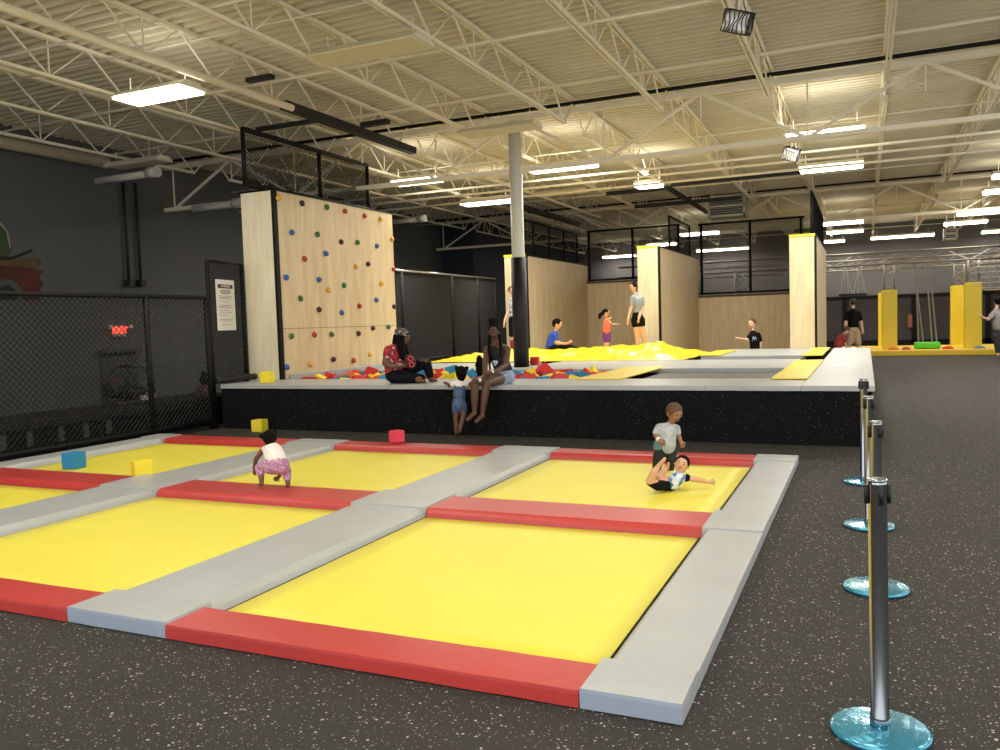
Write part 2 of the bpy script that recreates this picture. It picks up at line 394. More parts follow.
# black mesh bundles hanging from the joists
def bundle(px, py, Y, s, label):
    c = at(px, py, 'y', Y); r = thing('hanging_speaker', label, 'speaker', c - Vector((0, 0, s)))
    rot = Matrix.Rotation(.35, 3, 'Y') @ Matrix.Rotation(.3, 3, 'X')
    bm = NB(); bmesh.ops.create_cube(bm, size=1, matrix=Matrix.Translation(c) @ rot.to_4x4() @ Matrix.Diagonal((s*1.35, s*1.1, s*1.1, 1)))
    for v in bm.verts:
        if v.co.z < c.z: v.co.x = c.x+(v.co.x-c.x)*1.15
    build('cabinet', bm, mat('silver mottled grille', 'b7b4ad', .3, metal=.4, var=.6, vscale=12), r, bevel=.03)
    bm = NB()
    for i in range(-3, 4):
        for j in range(2):
            pts = []
            for k in range(17):
                a = 2*math.pi*k/16; w = .72
                cx, cz = math.cos(a), math.sin(a); m_ = max(abs(cx), abs(cz)); cx /= m_; cz /= m_
                off = i/3*.6+.10*math.sin(3*a+i)
                v = Vector((off, cx*.6, cz*.6)) if j else Vector((cx*.7, off, cz*.6))
                v = Vector((v.x*1.0, v.y*.98, v.z*.95))
                pts.append(c + rot @ (v*s*1.02))
            for p, q in zip(pts, pts[1:]): rod(bm, p, q, .008 if s > .2 else .006, 4)
    build('net_bag', bm, NET, r)
    bm = NB()
    for dx in (-.5, .5): rod(bm, c+Vector((dx*s, 0, s*.5)), (c.x+dx*s*.5, c.y, 5.2), .006, 4)
    rod(bm, c+Vector((0, 0, s*.4)), (c.x+s*.3, c.y, 5.2), .02, 6)
    build('hanger', bm, STEEL, r)
bundle(738, 22, 9.3, .19, 'netted speaker hanging at the top right, the larger and nearer one')
bundle(791, 154, 17, .2, 'small netted speaker hanging farther back over the platform')

# ------------------------------------------------------------------ trampolines and pads in front
A0, A1, B0, B1, C0, C1, D0, D1 = -1.085, -.658, -4.099, -3.362, -7.15, -6.379, -9.82, -9.378
Y0, Y1, M0, M1, N0, N1 = 3.128, 3.466, 5.92, 6.49, 8.888, 9.26
ZP = .078
def pad(name, x0, x1, y0, y1, z, m, label, cat, group, z0=.006, crown=.003, slope=None, side=None, rim=.018):
    bm = NB(); g = .004
    x0 += g; x1 -= g; y0 += g; y1 -= g
    nx = max(2, int((x1-x0)/.16)); ny = max(2, int((y1-y0)/.16)); rnd = random.Random(int((x0*31+y0*17)*100))
    ins = {'l': 0, 'r': 0, 'f': 0, 'b': 0}
    if slope:
        for k in slope: ins[k] = .05
    def P(u, v, top):
        i = 1 if top else 0
        xa = x0+ins['l']*i; xb = x1-ins['r']*i; ya = y0+ins['f']*i; yb = y1-ins['b']*i
        return xa+(xb-xa)*u, ya+(yb-ya)*v
    T = [[None]*(ny+1) for _ in range(nx+1)]
    for i in range(nx+1):
        for j in range(ny+1):
            u, v = i/nx, j/ny; x, y = P(u, v, True)
            e = min(1, 6*min(u, 1-u, v, 1-v)+.25)
            T[i][j] = bm.verts.new((x, y, z+crown*e+rnd.uniform(-.0015, .0015)))
    for i in range(nx):
        for j in range(ny): bm.faces.new((T[i][j], T[i+1][j], T[i+1][j+1], T[i][j+1])).smooth = True
    ring = [(i, 0) for i in range(nx)]+[(nx, j) for j in range(ny)]+[(i, ny) for i in range(nx, 0, -1)]+[(0, j) for j in range(ny, 0, -1)]
    prev = [T[i][j] for i, j in ring]
    for k, (zz, t) in enumerate(((z-rim*.8, .35), ((z+z0)/2, .7), (z0, 1.0))):
        cur = []
        for q, (i, j) in enumerate(ring):
            u, v = i/nx, j/ny; a = P(u, v, True); b = P(u, v, False)
            bulge = rim*.35*(1 if k < 2 else .5)
            ox = (-1 if i == 0 else 1 if i == nx else 0)*bulge; oy = (-1 if j == 0 else 1 if j == ny else 0)*bulge
            ox *= 0 if (not slope and False) else .3; oy *= .3
            wob = rnd.uniform(-.0015, .0015)
            cur.append(bm.verts.new((a[0]+(b[0]-a[0])*t+ox, a[1]+(b[1]-a[1])*t+oy, zz+wob)))
        for q in range(len(ring)):
            f = bm.faces.new((prev[q], cur[q], cur[(q+1) % len(ring)], prev[(q+1) % len(ring)])); f.smooth = False
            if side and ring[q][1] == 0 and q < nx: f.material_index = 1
        prev = cur
    bm.faces.new(prev)
    for q in range(len(ring)):
        (i, j), (i2, j2) = ring[q], ring[(q+1) % len(ring)]
        e = bm.edges.get((T[i][j], T[i2][j2]))
        if e: e.smooth = False
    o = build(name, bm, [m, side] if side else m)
    return tag(o, label, cat, group)
cols = [('A', A0, A1), ('B', B0, B1), ('C', C0, C1), ('D', D0, D1)]
rows = [('f', Y0, Y1), ('m', M0, M1), ('n', N0, N1)]
cn = {'A': 'rightmost grey strip', 'B': 'second grey strip from the right', 'C': 'third grey strip from the right', 'D': 'grey strip along the mesh fence'}
rn = {'f': 'front', 'm': 'middle', 'n': 'back'}
for c, x0, x1 in cols:
    for r, y0, y1 in rows:
        sl = ''
        if c != 'A': sl += 'r'
        if c != 'D': sl += 'l' if c != 'A' else ''
        pad('grey_pad', x0, x1, y0, y1, ZP+.012, GREYV, 'square grey junction pad at the %s end of the %s' % (rn[r], cn[c]) if r != 'm' else 'square grey junction pad halfway along the %s' % cn[c],
            'pad', 'grey junction pads', side=GREYV_DAYLIT if r == 'f' else None)
    for (y0, y1, nm) in ((Y1, M0, 'nearer'), (M1, N0, 'farther')):
        sl = 'l' if c == 'A' else 'r' if c == 'D' else 'lr'
        pad('grey_pad', x0, x1, y0, y1, ZP, GREYV, 'long grey pad forming the %s half of the %s' % (nm, cn[c]), 'pad', 'long grey pads', slope=sl)
bays = [(B1, A0, 'right'), (C1, B0, 'middle'), (D1, C0, 'left')]
for x0, x1, nm in bays:
    for r, y0, y1 in rows:
        pad('red_pad', x0, x1, y0, y1, ZP, REDV, 'long red pad at the %s of the %s column of trampolines' % ({'f': 'front edge', 'm': 'middle', 'n': 'back edge'}[r], nm), 'pad', 'red pads',
            slope={'f': 'b', 'm': 'fb', 'n': 'f'}[r])
    for (y0, y1, q) in ((Y1, M0, 'front'), (M1, N0, 'back')):
        bm = NB(); n = 12; x0_, x1_, y0_, y1_ = x0+.022, x1-.022, y0+.022, y1-.022
        g = [[bm.verts.new((x0_+(x1_-x0_)*i/n, y0_+(y1_-y0_)*j/n, .012)) for j in range(n+1)] for i in range(n+1)]
        for i in range(n):
            for j in range(n): bm.faces.new((g[i][j], g[i+1][j], g[i+1][j+1], g[i][j+1])).smooth = True
        e = bmesh.ops.extrude_face_region(bm, geom=bm.faces[:]); bmesh.ops.translate(bm, verts=[v for v in e['geom'] if isinstance(v, bmesh.types.BMVert)], vec=(0, 0, -.004))
        o = build('trampoline_bed', bm, YELB); tag(o, 'yellow trampoline bed, %s one of the %s column' % (q, nm), 'trampoline', 'yellow trampoline beds')

# ------------------------------------------------------------------ raised platform
PX0, PX1, PY0, PY1, PZ = -9.8, .10, 10.57, 22.0, .737
bm = NB(); box(bm, (PX0, PY0+.02, 0), (PX1-.03, PY0+.12, .66)); box(bm, (PX1-.13, PY0+.12, 0), (PX1-.03, PY1, .66))
box(bm, (PX0, PY0+.12, 0), (PX0+.1, PY1, .66)); box(bm, (PX0+.1, PY1-.1, 0), (PX1-.13, PY1, .66))
box(bm, (PX0+.1, PY0+.12, 0), (PX1-.13, PY1-.1, .28))
# decks around the two pits
for a, b in (((PX0+.1, PY0+.12), (PX1-.13, 11.75)), ((PX0+.1, 14.05), (PX1-.13, 16.85)), ((PX0+.1, 18.1), (PX1-.13, PY1-.1)), ((-1.12, 11.75), (PX1-.13, 14.05)), ((-3.9, 11.75), (-3.2, 14.05))):
    box(bm, (a[0], a[1], .28), (b[0], b[1], .62))
o = struct('raised_platform', bm, SKIRT, 'long raised platform with black speckled carpeted front')
fr = [PX0]+[at(px, 384, 'z', PZ).x for px in (392, 521, 707)]+[PX1-.8]
names = ['left end, by the mesh fence', 'middle, where the woman in the cap sits', 'right of the seated woman', 'front, behind the standing child']
for i in range(4):
    pad('grey_pad', fr[i], fr[i+1] if i < 3 else -.72, PY0, 11.8, PZ-.01, GREYV, 'grey edge pad along the platform front, %s' % names[i], 'pad', 'grey platform edge pads', z0=.665)
pad('grey_pad', -.72, PX1, PY0, 14.2, PZ-.008, GREYV, 'grey corner pad at the right front of the platform', 'pad', 'grey platform edge pads', z0=.665)
pad('grey_pad', -.72, PX1, 14.2, 18, PZ-.008, GREYV, 'grey pad in the middle of the platform right border', 'pad', 'grey platform edge pads', z0=.665)
pad('grey_pad', -.72, PX1, 18, PY1, PZ-.008, GREYV, 'grey pad at the far end of the platform right border', 'pad', 'grey platform edge pads', z0=.665)
pad('grey_pad', -9.28, -6.36, 14.0, 16.5, PZ, GREYV, 'grey pad behind the foam pit left of the column', 'pad', 'grey platform deck pads', z0=.665)
pad('grey_pad', -6.36, -6.0, 14.0, 14.7, PZ, GREYV, 'small grey pad just in front of the column foot', 'pad', 'grey platform deck pads', z0=.665)
pad('grey_pad', -6.0, -3.3, 14.0, 16.8, PZ, GREYV, 'grey pad behind the foam pit right of the column', 'pad', 'grey platform deck pads', z0=.665)
pad('grey_pad', -3.3, -1.15, 14.0, 16.8, PZ, GREYV, 'grey pad behind the dark trampoline opening', 'pad', 'grey platform deck pads', z0=.665)
pad('grey_pad', -3.3, -1.15, 18.2, PY1, PZ, GREYV, 'farthest grey pad, in front of the boy in the black shirt', 'pad', 'grey platform deck pads', z0=.665)
pad('yellow_pad', -3.92, -3.22, 11.5, 14.4, PZ+.012, YELV, 'yellow pad strip between foam pit and dark trampoline', 'pad', 'yellow platform pads', z0=.74)
pad('yellow_pad', -1.17, -.70, 11.5, 16.1, PZ+.015, YELV, 'yellow pad strip right of the dark trampoline, nearer one', 'pad', 'yellow platform pads', z0=.74)
pad('yellow_pad', -1.2, -.8, 17.9, 21.9, PZ+.015, YELV, 'yellow pad strip near the far end of the platform', 'pad', 'yellow platform pads', z0=.74)
for x0, x1, y0, y1, lb in ((-3.2, -1.12, 11.8, 14.0, 'dark trampoline bed sunk in the platform, nearer opening'), (-3.2, -1.12, 16.85, 18.15, 'dark trampoline bed in the narrow far opening')):
    bm = NB(); box(bm, (x0, y0, .655), (x1, y1, .665)); r = build('trampoline_bed', bm, mat('dark trampoline mesh', '57524b', .6)); tag(r, lb, 'trampoline', 'dark platform trampolines')

# foam cubes
FC = {'blue': '2f86b8', 'yellow': 'f3dd3a', 'red': 'cf3133', 'orange': 'e2703a', 'pink': 'e8485c'}
def cube_bm(s):
    bm = NB(); bmesh.ops.create_cube(bm, size=s); bmesh.ops.bevel(bm, geom=bm.edges[:], offset=s*.035, segments=2, affect='EDGES'); return bm
cubes = {}
def foam(c, s, col, rot, label, group=None):
    key = (col, round(s, 2))
    if key not in cubes:
        o = build('foam_cube', cube_bm(s), mat('%s foam' % col, FC[col], .9, bump=.2, bscale=60), loc=(0, 0, 0)); cubes[key] = o
    else: o = cubes[key].copy(); C.objects.link(o)
    o.location = c; o.rotation_euler = rot
    return tag(o, label, 'foam cube', group)
loose = [(74.5, 468, .014, 18, 'blue', 'loose blue foam cube on the back left trampoline'), (142, 477, .05, 19, 'yellow', 'yellow foam cube on the edge of the middle red pad, back left trampoline'),
         (260, 431.5, 0, 13.5, 'yellow', 'yellow foam cube on the dark floor behind the crouching toddler'), (397, 442, .09, 13, 'pink', 'pinkish red foam cube on the back red pad'),
         (267.5, 382.5, PZ, 12, 'yellow', 'yellow foam cube on the platform at the foot of the climbing wall'), (535, 365, .745, 9, 'red', 'red foam cube beside the column foot')]
for px, py, z, w, cl, lb in loose:
    c = at(px, py, 'z', z); D = (c-EYEP).dot(fw); s = w*D/FPX*.88
    s = min(.22, s)
    rz = {'blue': .15, 'pink': -.4}.get(cl, -.5 if w == 19 else .1)
    foam(c+Vector((0, 0, s/2+.002)), s, cl, (0, 0, rz), lb)
rnd = random.Random(3)
k = 0
place = ['against the left end of the pit', 'in the pit behind the woman in the cap', 'in the pit behind the toddler in denim', 'in the pit behind the seated woman', 'in the pit before the column', 'at the right end of the pit']
seen = {}
for i in range(20):
    for j in range(7):
        x = -9.1+i*.26+rnd.uniform(-.04, .04); y = 12.05+j*.3+rnd.uniform(-.04, .04)
        if x > -4.1: continue
        cl = rnd.choice(['blue', 'yellow', 'red', 'orange', 'yellow', 'blue', 'red'])
        z = .52+rnd.uniform(-.05, .06)
        if rnd.random() < .16 and x > -8.6: z += .08
        w = place[min(5, int((x+9.2)/.87))]
        rowt = 'front row' if j == 0 else 'second row' if j == 1 else 'middle rows' if j < 6 else 'back rows'
        foam((x, y, z+.05), .23, cl, (rnd.uniform(-.7, .7), rnd.uniform(-.7, .7), rnd.uniform(0, 3)), '%s foam cube tumbled %s, %s' % (cl, w, rowt), 'foam cubes in the pit')

# crumpled tarp
bm = NB(); nx, ny = 110, 46; rr = random.Random(5)
from mathutils import noise
TX0, TX1, TY0, TY1 = -9.35, -3.35, 16.75, 20.2
g = []
for i in range(nx+1):
    row = []
    for j in range(ny+1):
        u, v = i/nx, j/ny; x = TX0+(TX1-TX0)*u; y = TY0+(TY1-TY0)*v
        e = min(1, 8*min(u, 1-u), 6*min(v, 1-v))
        h = .05+.16*abs(noise.noise(Vector((x*.9, y*1.3, 0))))+.12*abs(noise.noise(Vector((x*2.6+5, y*3.1, 2))))+.04*abs(noise.noise(Vector((x*7, y*7, 3))))
        h += .15*math.exp(-((x+3.95)/.8)**2-((y-18.0)/.9)**2)+.08*math.exp(-((x+5.6)/.7)**2)
        x += .10*noise.noise(Vector((y*2, 7, 1)))*(1-e); y += .14*noise.noise(Vector((x*2, 3, 1)))*(1-e)
        row.append(bm.verts.new((x, y, .745+h*e)))
    g.append(row)
for i in range(nx):
    for j in range(ny): bm.faces.new((g[i][j], g[i+1][j], g[i+1][j+1], g[i][j+1])).smooth = True
o = build('tarp', bm, TARP); tag(o, 'crumpled shiny yellow tarp spread over the platform behind the column', 'tarp')
pad('yellow_pad', -3.34, -2.9, 18.2, 20.8, PZ+.03, YELV, 'flat yellow pad right of the crumpled tarp', 'pad', 'yellow platform pads', z0=.75)

# ------------------------------------------------------------------ wooden walls
def woodwall(x0, x1, y0, y1, z0, z1, label, trim=True, name='plywood_wall', cap=None):
    r = thing(name, label, 'wooden wall', ((x0+x1)/2, y0, z0))
    bm = NB(); box(bm, (x0, y0+.02, z0), (x1, y1, z1)); build('side_panel', bm, PLY, r)
    bm = NB(); box(bm, (x0+.01, y0, z0), (x1-.04, y0+.02, z1)); build('front_panel', bm, PLY3 if cap else PLY2, r)
    bm = NB(); box(bm, (x1-.04, y0-.01, z0), (x1+.012, y0+.09, z1)); build('corner_trim', bm, BLK, r)
    bm = NB(); box(bm, (x0-.01, y0-.01, z1), (x1+.012, y1, z1+.035)); build('top_trim', bm, BLK, r)
    if cap:
        bm = NB(); box(bm, (x0, y0-.02, z1+.0), (x1-.02, y0+.0, z1+.06)); build('front_cap', bm, YELV, r)
    return r
cw = woodwall(-10.12, -9.4, 11.65, 15.6, 0, 4.03, 'tall plywood climbing wall dotted with coloured holds', name='climbing_wall')
HC = {'y': 'd9a633', 'p': '3a1c24', 'g': '2c6b35', 'r': 'a8392a', 'b': '35609c'}
H1 = 'y388,392 p507,417 g632,437 r722,457 r820,480 y900,497 b457,562 g585,573 p703,610 g785,612 b882,630 y957,597 b627,668 r520,694 y778,732 p838,720'
H2 = 'r965,46 b428,87 b593,98 g718,127 y640,150 y905,117 g500,193 p593,248 b880,200 b706,263 r795,230 p968,233 g455,380 r570,373 g655,372 p790,368 p862,340 g940,335 b431,535 y547,522 p665,496 r765,502 y847,473'
cname = {'y': 'yellow', 'p': 'dark maroon', 'g': 'green', 'r': 'red', 'b': 'blue'}
for st, oy in ((H1, 120), (H2, 260)):
    for h in st.split():
        a, b = h[1:].split(','); c = at(200+int(a)/5, oy+int(b)/5, 'x', -9.4)
        bm = NB(); rl = random.Random(h)
        ball(bm, (c.x+.015, c.y, c.z), .062, sub=2, scale=(.75, 1, .9))
        for v in bm.verts: v.co += Vector((0, rl.uniform(-.006, .006), rl.uniform(-.006, .006)))
        ball(bm, (c.x+.055, c.y, c.z-.005), .018, sub=1)
        hh = build('climbing_hold', bm, mat('hold '+cname[h[0]], HC[h[0]], .45), cw); hh['label'] = '%s climbing hold' % cname[h[0]]
bm = NB(); box(bm, (-9.4, 11.75, 1.62), (-9.394, 15.55, 1.63)); build('panel_seam', bm, mat('seam brown', '8a7654', .7), cw)
bm = NB(); box(bm, (-9.385, 11.85, .667), (-9.3, 15.5, .82)); o = build('grey_pad', bm, GREYV, bevel=.015); tag(o, 'narrow grey padding along the foot of the climbing wall', 'pad')
woodwall(-9.56, -8.87, 22.0, 27.7, 0, 3.5, 'far left plywood wall behind the column', cap=True)
woodwall(-5.64, -5.04, 22.0, 27.7, 0, 3.5, 'middle plywood wall jutting out behind the woman in grey', cap=True)
woodwall(-1.75, -1.12, 22.0, 27.7, 0, 3.52, 'narrow right plywood pillar wall with yellow top edge', cap=True)
for x0, x1, z1, lb in ((-8.87, -5.64, 2.87, 'plywood back wall of the left bay'), (-5.04, -1.75, 2.23, 'plywood back wall of the right bay, behind the boy in black')):
    bm = NB(); box(bm, (x0, 27.6, 0), (x1, 27.75, z1))
    r = thing('plywood_wall', lb, 'wooden wall', ((x0+x1)/2, 27.7, 0)); build('panel', bm, PLY, r)
    bm = NB(); box(bm, (x0, 27.57, z1), (x1, 27.78, z1+.07)); build('top_trim', bm, mat('brown trim', '5b3f30', .6), r)
bm = NB(); box(bm, (-8.87, 22, 0), (-5.64, 27.6, .7)); struct('bay_floor', bm, GREYV, 'grey padded floor of the left wooden bay')
bm = NB(); box(bm, (-5.04, 22, 0), (-1.75, 27.6, .12)); struct('bay_floor', bm, GREYV, 'sunken padded floor of the right wooden bay')

# ------------------------------------------------------------------ fences
def netting(bm, P0, ux, L, z0, z1, cell, r):
    ux = Vector(ux).normalized(); H = z1-z0; P0 = Vector(P0)
    def pt(s, t): return Vector((P0.x, P0.y, 0))+ux*s+Vector((0, 0, z0+t))
    n = int((L+H)/cell)+1
    for k in range(n):
        s = k*cell
        # rising strand from (s-H..s)
        a0, t0 = (s-H, 0) if s-H >= 0 else (0, H-s); a1, t1 = (s, H) if s <= L else (L, L-(s-H))
        if a1 > a0+1e-4:
            rod(bm, pt(a0, t0), pt(a1, t1), r, 3, cap=False)
            rod(bm, pt(a0, H-t0), pt(a1, H-t1), r, 3, cap=False)
def fence(name, label, P0, P1, z0, z1, posts, cell=.06, r=.0035, rail=.028, post=.028, ptop=None, base=None, loc=None, group=None):
    P0 = Vector((*P0, 0)); P1 = Vector((*P1, 0)); L = (P1-P0).length; u = (P1-P0).normalized()
    R = thing(name, label, 'fence', (P0.x, P0.y, z0 if base is None else base), group)
    bm = NB(); rod(bm, P0+Vector((0, 0, z1)), P1+Vector((0, 0, z1)), rail, 8); build('top_rail', bm, BLK, R)
    bm = NB(); rod(bm, P0+Vector((0, 0, z0+.04)), P1+Vector((0, 0, z0+.04)), rail, 8); build('bottom_rail', bm, BLK, R)
    for s in posts:
        bm = NB(); q = P0+u*s*L; rod(bm, (q.x, q.y, z0 if base is None else base), (q.x, q.y, z1), post, 8); build('post', bm, BLK, R)
    bm = NB(); netting(bm, P0, u, L, z0+.04, z1, cell, r); build('mesh_panel', bm, NET, R)
    return R
FX = -9.88
fence('mesh_fence', 'long black mesh fence along the left of the trampolines', (FX, .5), (FX, 10.45), .1, 2.17, [0, .28, .57, (9.19-.5)/9.95, .998], cell=.088, r=.0062, rail=.034, post=.045, base=0)
f2 = fence('mesh_fence', 'tall narrow black mesh panel carrying the notice', (FX, 10.5), (-10.12, 11.6), .78, 2.78, [.0, .98], cell=.085, r=.007, rail=.022, post=.04, base=0)
bm = NB(); rod(bm, (FX+.03, 10.5, .80), (-9.86, 11.5, .80), .055, 12); build('foot_padding', bm, BLKF, f2)
fence('mesh_fence', 'black mesh guard on top of the climbing wall', (-9.8, 11.42), (-9.8, 15.3), 4.1, 5.08, [0, .56, 1], cell=.07, r=.0065, rail=.045, post=.04)
# dark fence along the platform's left side, beyond the climbing wall
R = fence('mesh_fence', 'dark netted fence with silver top rail beyond the climbing wall', (-9.85, 15.7), (-9.85, 22.0), .75, 2.86, [.02, .15, .55, .8, .99], cell=.045, r=.009, rail=.03, post=.05)
bm = NB(); rod(bm, (-9.85, 15.7, 2.89), (-9.85, 22.0, 2.89), .03, 8); build('silver_rail', bm, mat('silver rail', '8f8d88', .3, metal=.8), R)
fence('mesh_fence', 'black guard fence on the far left plywood wall', (-9.2, 22.05), (-9.2, 27.6), 3.54, 4.62, [0, .25, .5, .75, 1], cell=.1, r=.007, rail=.03, post=.03)
fence('mesh_fence', 'black netted guard across the back of the left bay', (-8.87, 27.72), (-5.64, 27.72), 2.95, 4.68, [.02, .5, .98], cell=.09, r=.007, rail=.035, post=.045)
fence('mesh_fence', 'black netted guard across the back of the right bay', (-5.04, 27.72), (-1.75, 27.72), 2.32, 4.63, [.03, .5, .97], cell=.09, r=.008, rail=.035, post=.045)
fence('mesh_fence', 'black guard fence on the middle plywood wall', (-5.3, 24.5), (-5.3, 27.6), 3.54, 4.6, [0, 1], cell=.12, r=.004, rail=.03, post=.03)
fence('mesh_fence', 'dense black mesh guard on the narrow right pillar wall', (-1.22, 22.05), (-1.22, 27.6), 3.55, 4.62, [0, .5, 1], cell=.05, r=.008, rail=.03, post=.035)
# notice on the mesh panel
pn = at(216, 279, 'x', -9.84); 
r = thing('notice_board', 'white printed notice with a dark heading hung on the mesh panel', 'sign', (-9.86, pn.y, 1.6))
ud = Vector((-10.12-FX, 1.1, 0)).normalized(); nn = Vector((ud.y, -ud.x, 0))
a = at(216.5, 279, 'x', -9.84); b = at(239.5, 330, 'x', -9.9)
def npt(s, z, off=.0): return Vector((FX, 10.5, 0))+ud*s+nn*(.05+off)+Vector((0, 0, z))
s0 = a.y-10.5-.02; s1 = b.y-10.5+.02; zt = at(217, 279, 'x', -9.84).z; zb = at(222, 330.5, 'x', -9.84).z
def nquad(bm, sa, sb, za, zb_, off, th=.004):
    v = [npt(sa, za, off), npt(sb, za, off), npt(sb, zb_, off), npt(sa, zb_, off)]
    w = [p+nn*th for p in v]; A = [bm.verts.new(p) for p in v]; B = [bm.verts.new(p) for p in w]
    bm.faces.new(A[::-1]); bm.faces.new(B)
    for i in range(4): bm.faces.new((A[i], A[(i+1) % 4], B[(i+1) % 4], B[i]))
bm = NB(); nquad(bm, s0, s1, zb, zt, 0); build('paper', bm, mat('notice paper', 'e4dfd2', .6), r)
W_ = s1-s0; Hh = zt-zb
bm = NB(); nquad(bm, s0+W_*.1, s1-W_*.1, zt-Hh*.17, zt-Hh*.095, .005, .002); build('heading', bm, mat('notice ink', '23252b', .6), r)
bm = NB()
for k, (u0_, u1_, v) in enumerate([(.25, .78, .205), (.2, .8, .235), (.28, .7, .265), (.12, .85, .32), (.12, .75, .345), (.12, .8, .37), (.12, .6, .42), (.12, .84, .50), (.12, .7, .525), (.12, .8, .55), (.12, .66, .60), (.12, .8, .64), (.12, .5, .69), (.12, .84, .78), (.12, .8, .81), (.2, .7, .88)]):
    nquad(bm, s0+W_*u0_, s0+W_*u1_, zt-Hh*(v+(.016 if k < 3 else .007)), zt-Hh*v, .005, .0015)
build('printed_lines', bm, mat('notice grey ink', '6a6862', .6), r)
def textmesh(body, size, name, m, parent, M, ext=.002):
    cu = bpy.data.curves.new(name, 'FONT'); cu.body = body; cu.size = size; cu.extrude = ext; cu.align_x = 'CENTER'; cu.align_y = 'CENTER'
    t = bpy.data.objects.new('t', cu); C.objects.link(t); dg = bpy.context.evaluated_depsgraph_get()
    me = bpy.data.meshes.new_from_object(t.evaluated_get(dg)); bpy.data.objects.remove(t)
    me.transform(Matrix.Translation(-Vector(parent.location)) @ M); me.materials.clear(); me.materials.append(m)
    o = bpy.data.objects.new(name, me); C.objects.link(o); o.parent = parent; return o
def frame(xd, yd, o):
    zd = Vector(xd).cross(Vector(yd)); m = Matrix((xd, yd, zd)).transposed().to_4x4(); m.translation = o; return m
textmesh('ATTENTION', Hh*.06, 'heading_text', mat('notice white', 'e8e4da', .6), r, frame(ud, Vector((0, 0, 1)), npt((s0+s1)/2, zt-Hh*.133, .008)))

# bench behind the fence, things on it
r = thing('bench', 'low black bench platform behind the mesh fence', 'bench', (-10.6, 3, 0))
bm = NB(); box(bm, (-11.3, -1, .36), (-10.25, 11.6, .5)); build('seat', bm, BLKF, r, bevel=.03)
bm = NB(); box(bm, (-11.25, -1, 0), (-10.32, 11.6, .36)); build('base', bm, BLK, r)
for px in (3, 30, 62, 87, 110):
    c = at(px, 436, 'x', -10.3); bm = NB(); box(bm, (-10.32, c.y-.045, .14), (-10.305, c.y+.045, .40)); sl = build('grey_upright', bm, mat('grey upright', '4c4c4a', .6), r); sl['label'] = 'grey upright strip'

# exit sign, mural
c = at(118, 331, 'x', -15.28)
r = thing('exit_sign', 'lit red exit sign with two lamp heads on the charcoal wall', 'exit sign', c)
bm = NB(); box(bm, (-15.3, c.y-.16, c.z-.13), (-15.22, c.y+.16, c.z+.13)); build('housing', bm, mat('exit housing', '8d9a86', .5), r, bevel=.01)
textmesh('EXIT', .2, 'letters', mat('red lit letters', 'ff2a1e', .5, emit=6), r, frame(Vector((0, 1, 0)), Vector((0, 0, 1)), Vector((-15.212, c.y, c.z+.01))), .004)
for s in (-1, 1):
    bm = NB(); rod(bm, (-15.26, c.y+s*.16, c.z+.04), (-15.2, c.y+s*.25, c.z+.08), .015, 6); ball(bm, (-15.18, c.y+s*.28, c.z+.09), .055); build('lamp_head', bm, mat('exit lamp head', 'b9bbb0', .4), r)
def wallpoly(pts, x): return [Vector((x, at(px, py, 'x', x).y, at(px, py, 'x', x).z)) for px, py in pts]
r = thing('mural', 'painted mural fragment with green cab, orange red body and wheel', 'mural', at(10, 290, 'x', -15.29))
for nm, pts, m, x in (('green_shape', [(-40, 190), (0, 220), (6, 226), (10, 236), (12, 250), (8, 257), (-40, 257)], mat('mural green', '3c4a2e', .8, var=.2, vscale=3), -15.292),
                   ('dark_outline', [(-40, 255), (0, 256), (12, 257), (24, 252), (32, 249), (33, 251), (22, 256), (10, 260), (-40, 260)], mat('mural black', '14150f', .8), -15.288),
                   ('green_highlight', [(-10, 214), (0, 221), (5, 226), (9, 234), (11, 246), (10, 249), (8, 240), (6, 231), (0, 225), (-10, 219)], mat('mural pale', '8a8c7e', .8), -15.286),
                   ('orange_band', [(-40, 258), (0, 259), (37, 257), (42, 262), (38, 268), (36, 272), (-40, 272)], mat('mural ochre', '5c4a2c', .8, var=.3, vscale=4), -15.292),
                   ('red_body', [(-40, 264), (0, 265), (30, 268), (43, 271), (39, 278), (44, 284), (40, 291), (40, 300), (-40, 300)], mat('mural red', '52261c', .8, var=.35, vscale=2.5), -15.289),
                   ('wheel', [(-10, 300), (-8, 286), (0, 281), (8, 279), (16, 282), (22, 289), (24, 300)], mat('mural grey', '4a4f4a', .8), -15.286),
                   ('wheel_hub', [(-6, 300), (-4, 290), (3, 286), (9, 285), (15, 289), (17, 300)], mat('mural dark', '1f2320', .8), -15.283)):
    bm = NB(); P = wallpoly(pts, x); A = [bm.verts.new(p) for p in P]; B = [bm.verts.new(p-Vector((.008, 0, 0))) for p in P]
    bm.faces.new(A); bm.faces.new(B[::-1])
    for i in range(len(A)): bm.faces.new((A[i], A[(i+1) % len(A)], B[(i+1) % len(A)], B[i]))
    build(nm, bm, m, r)

# ------------------------------------------------------------------ baby carrier on the bench
c = Vector((-10.75, at(128, 405, 'x', -10.75).y, .5))
r = thing('baby_carrier', 'black infant car seat carrier with raised handle, behind the mesh fence', 'baby carrier', c)
bm = NB()
n = 14
for i in range(n+1):
    pass
vs = []
for i in range(n+1):
    t = i/n; yy = -.36+.62*t
    w = .20*(1-.25*abs(2*t-1)**2); hb = .06+.10*abs(t-.55)**1.2; ht = .36-.16*t if t < .5 else .28-.06*(t-.5)
    ring = []
    for k in range(16):
        a = 2*math.pi*k/16; ring.append(bm.verts.new((c.x+w*math.cos(a), c.y+yy, c.z+(hb+ht)/2+.02+(ht-hb)/2*math.sin(a)*(1 if math.sin(a) > 0 else 1))))
    vs.append(ring)
for a, b in zip(vs, vs[1:]):
    for k in range(16): bm.faces.new((a[k], a[(k+1) % 16], b[(k+1) % 16], b[k])).smooth = True
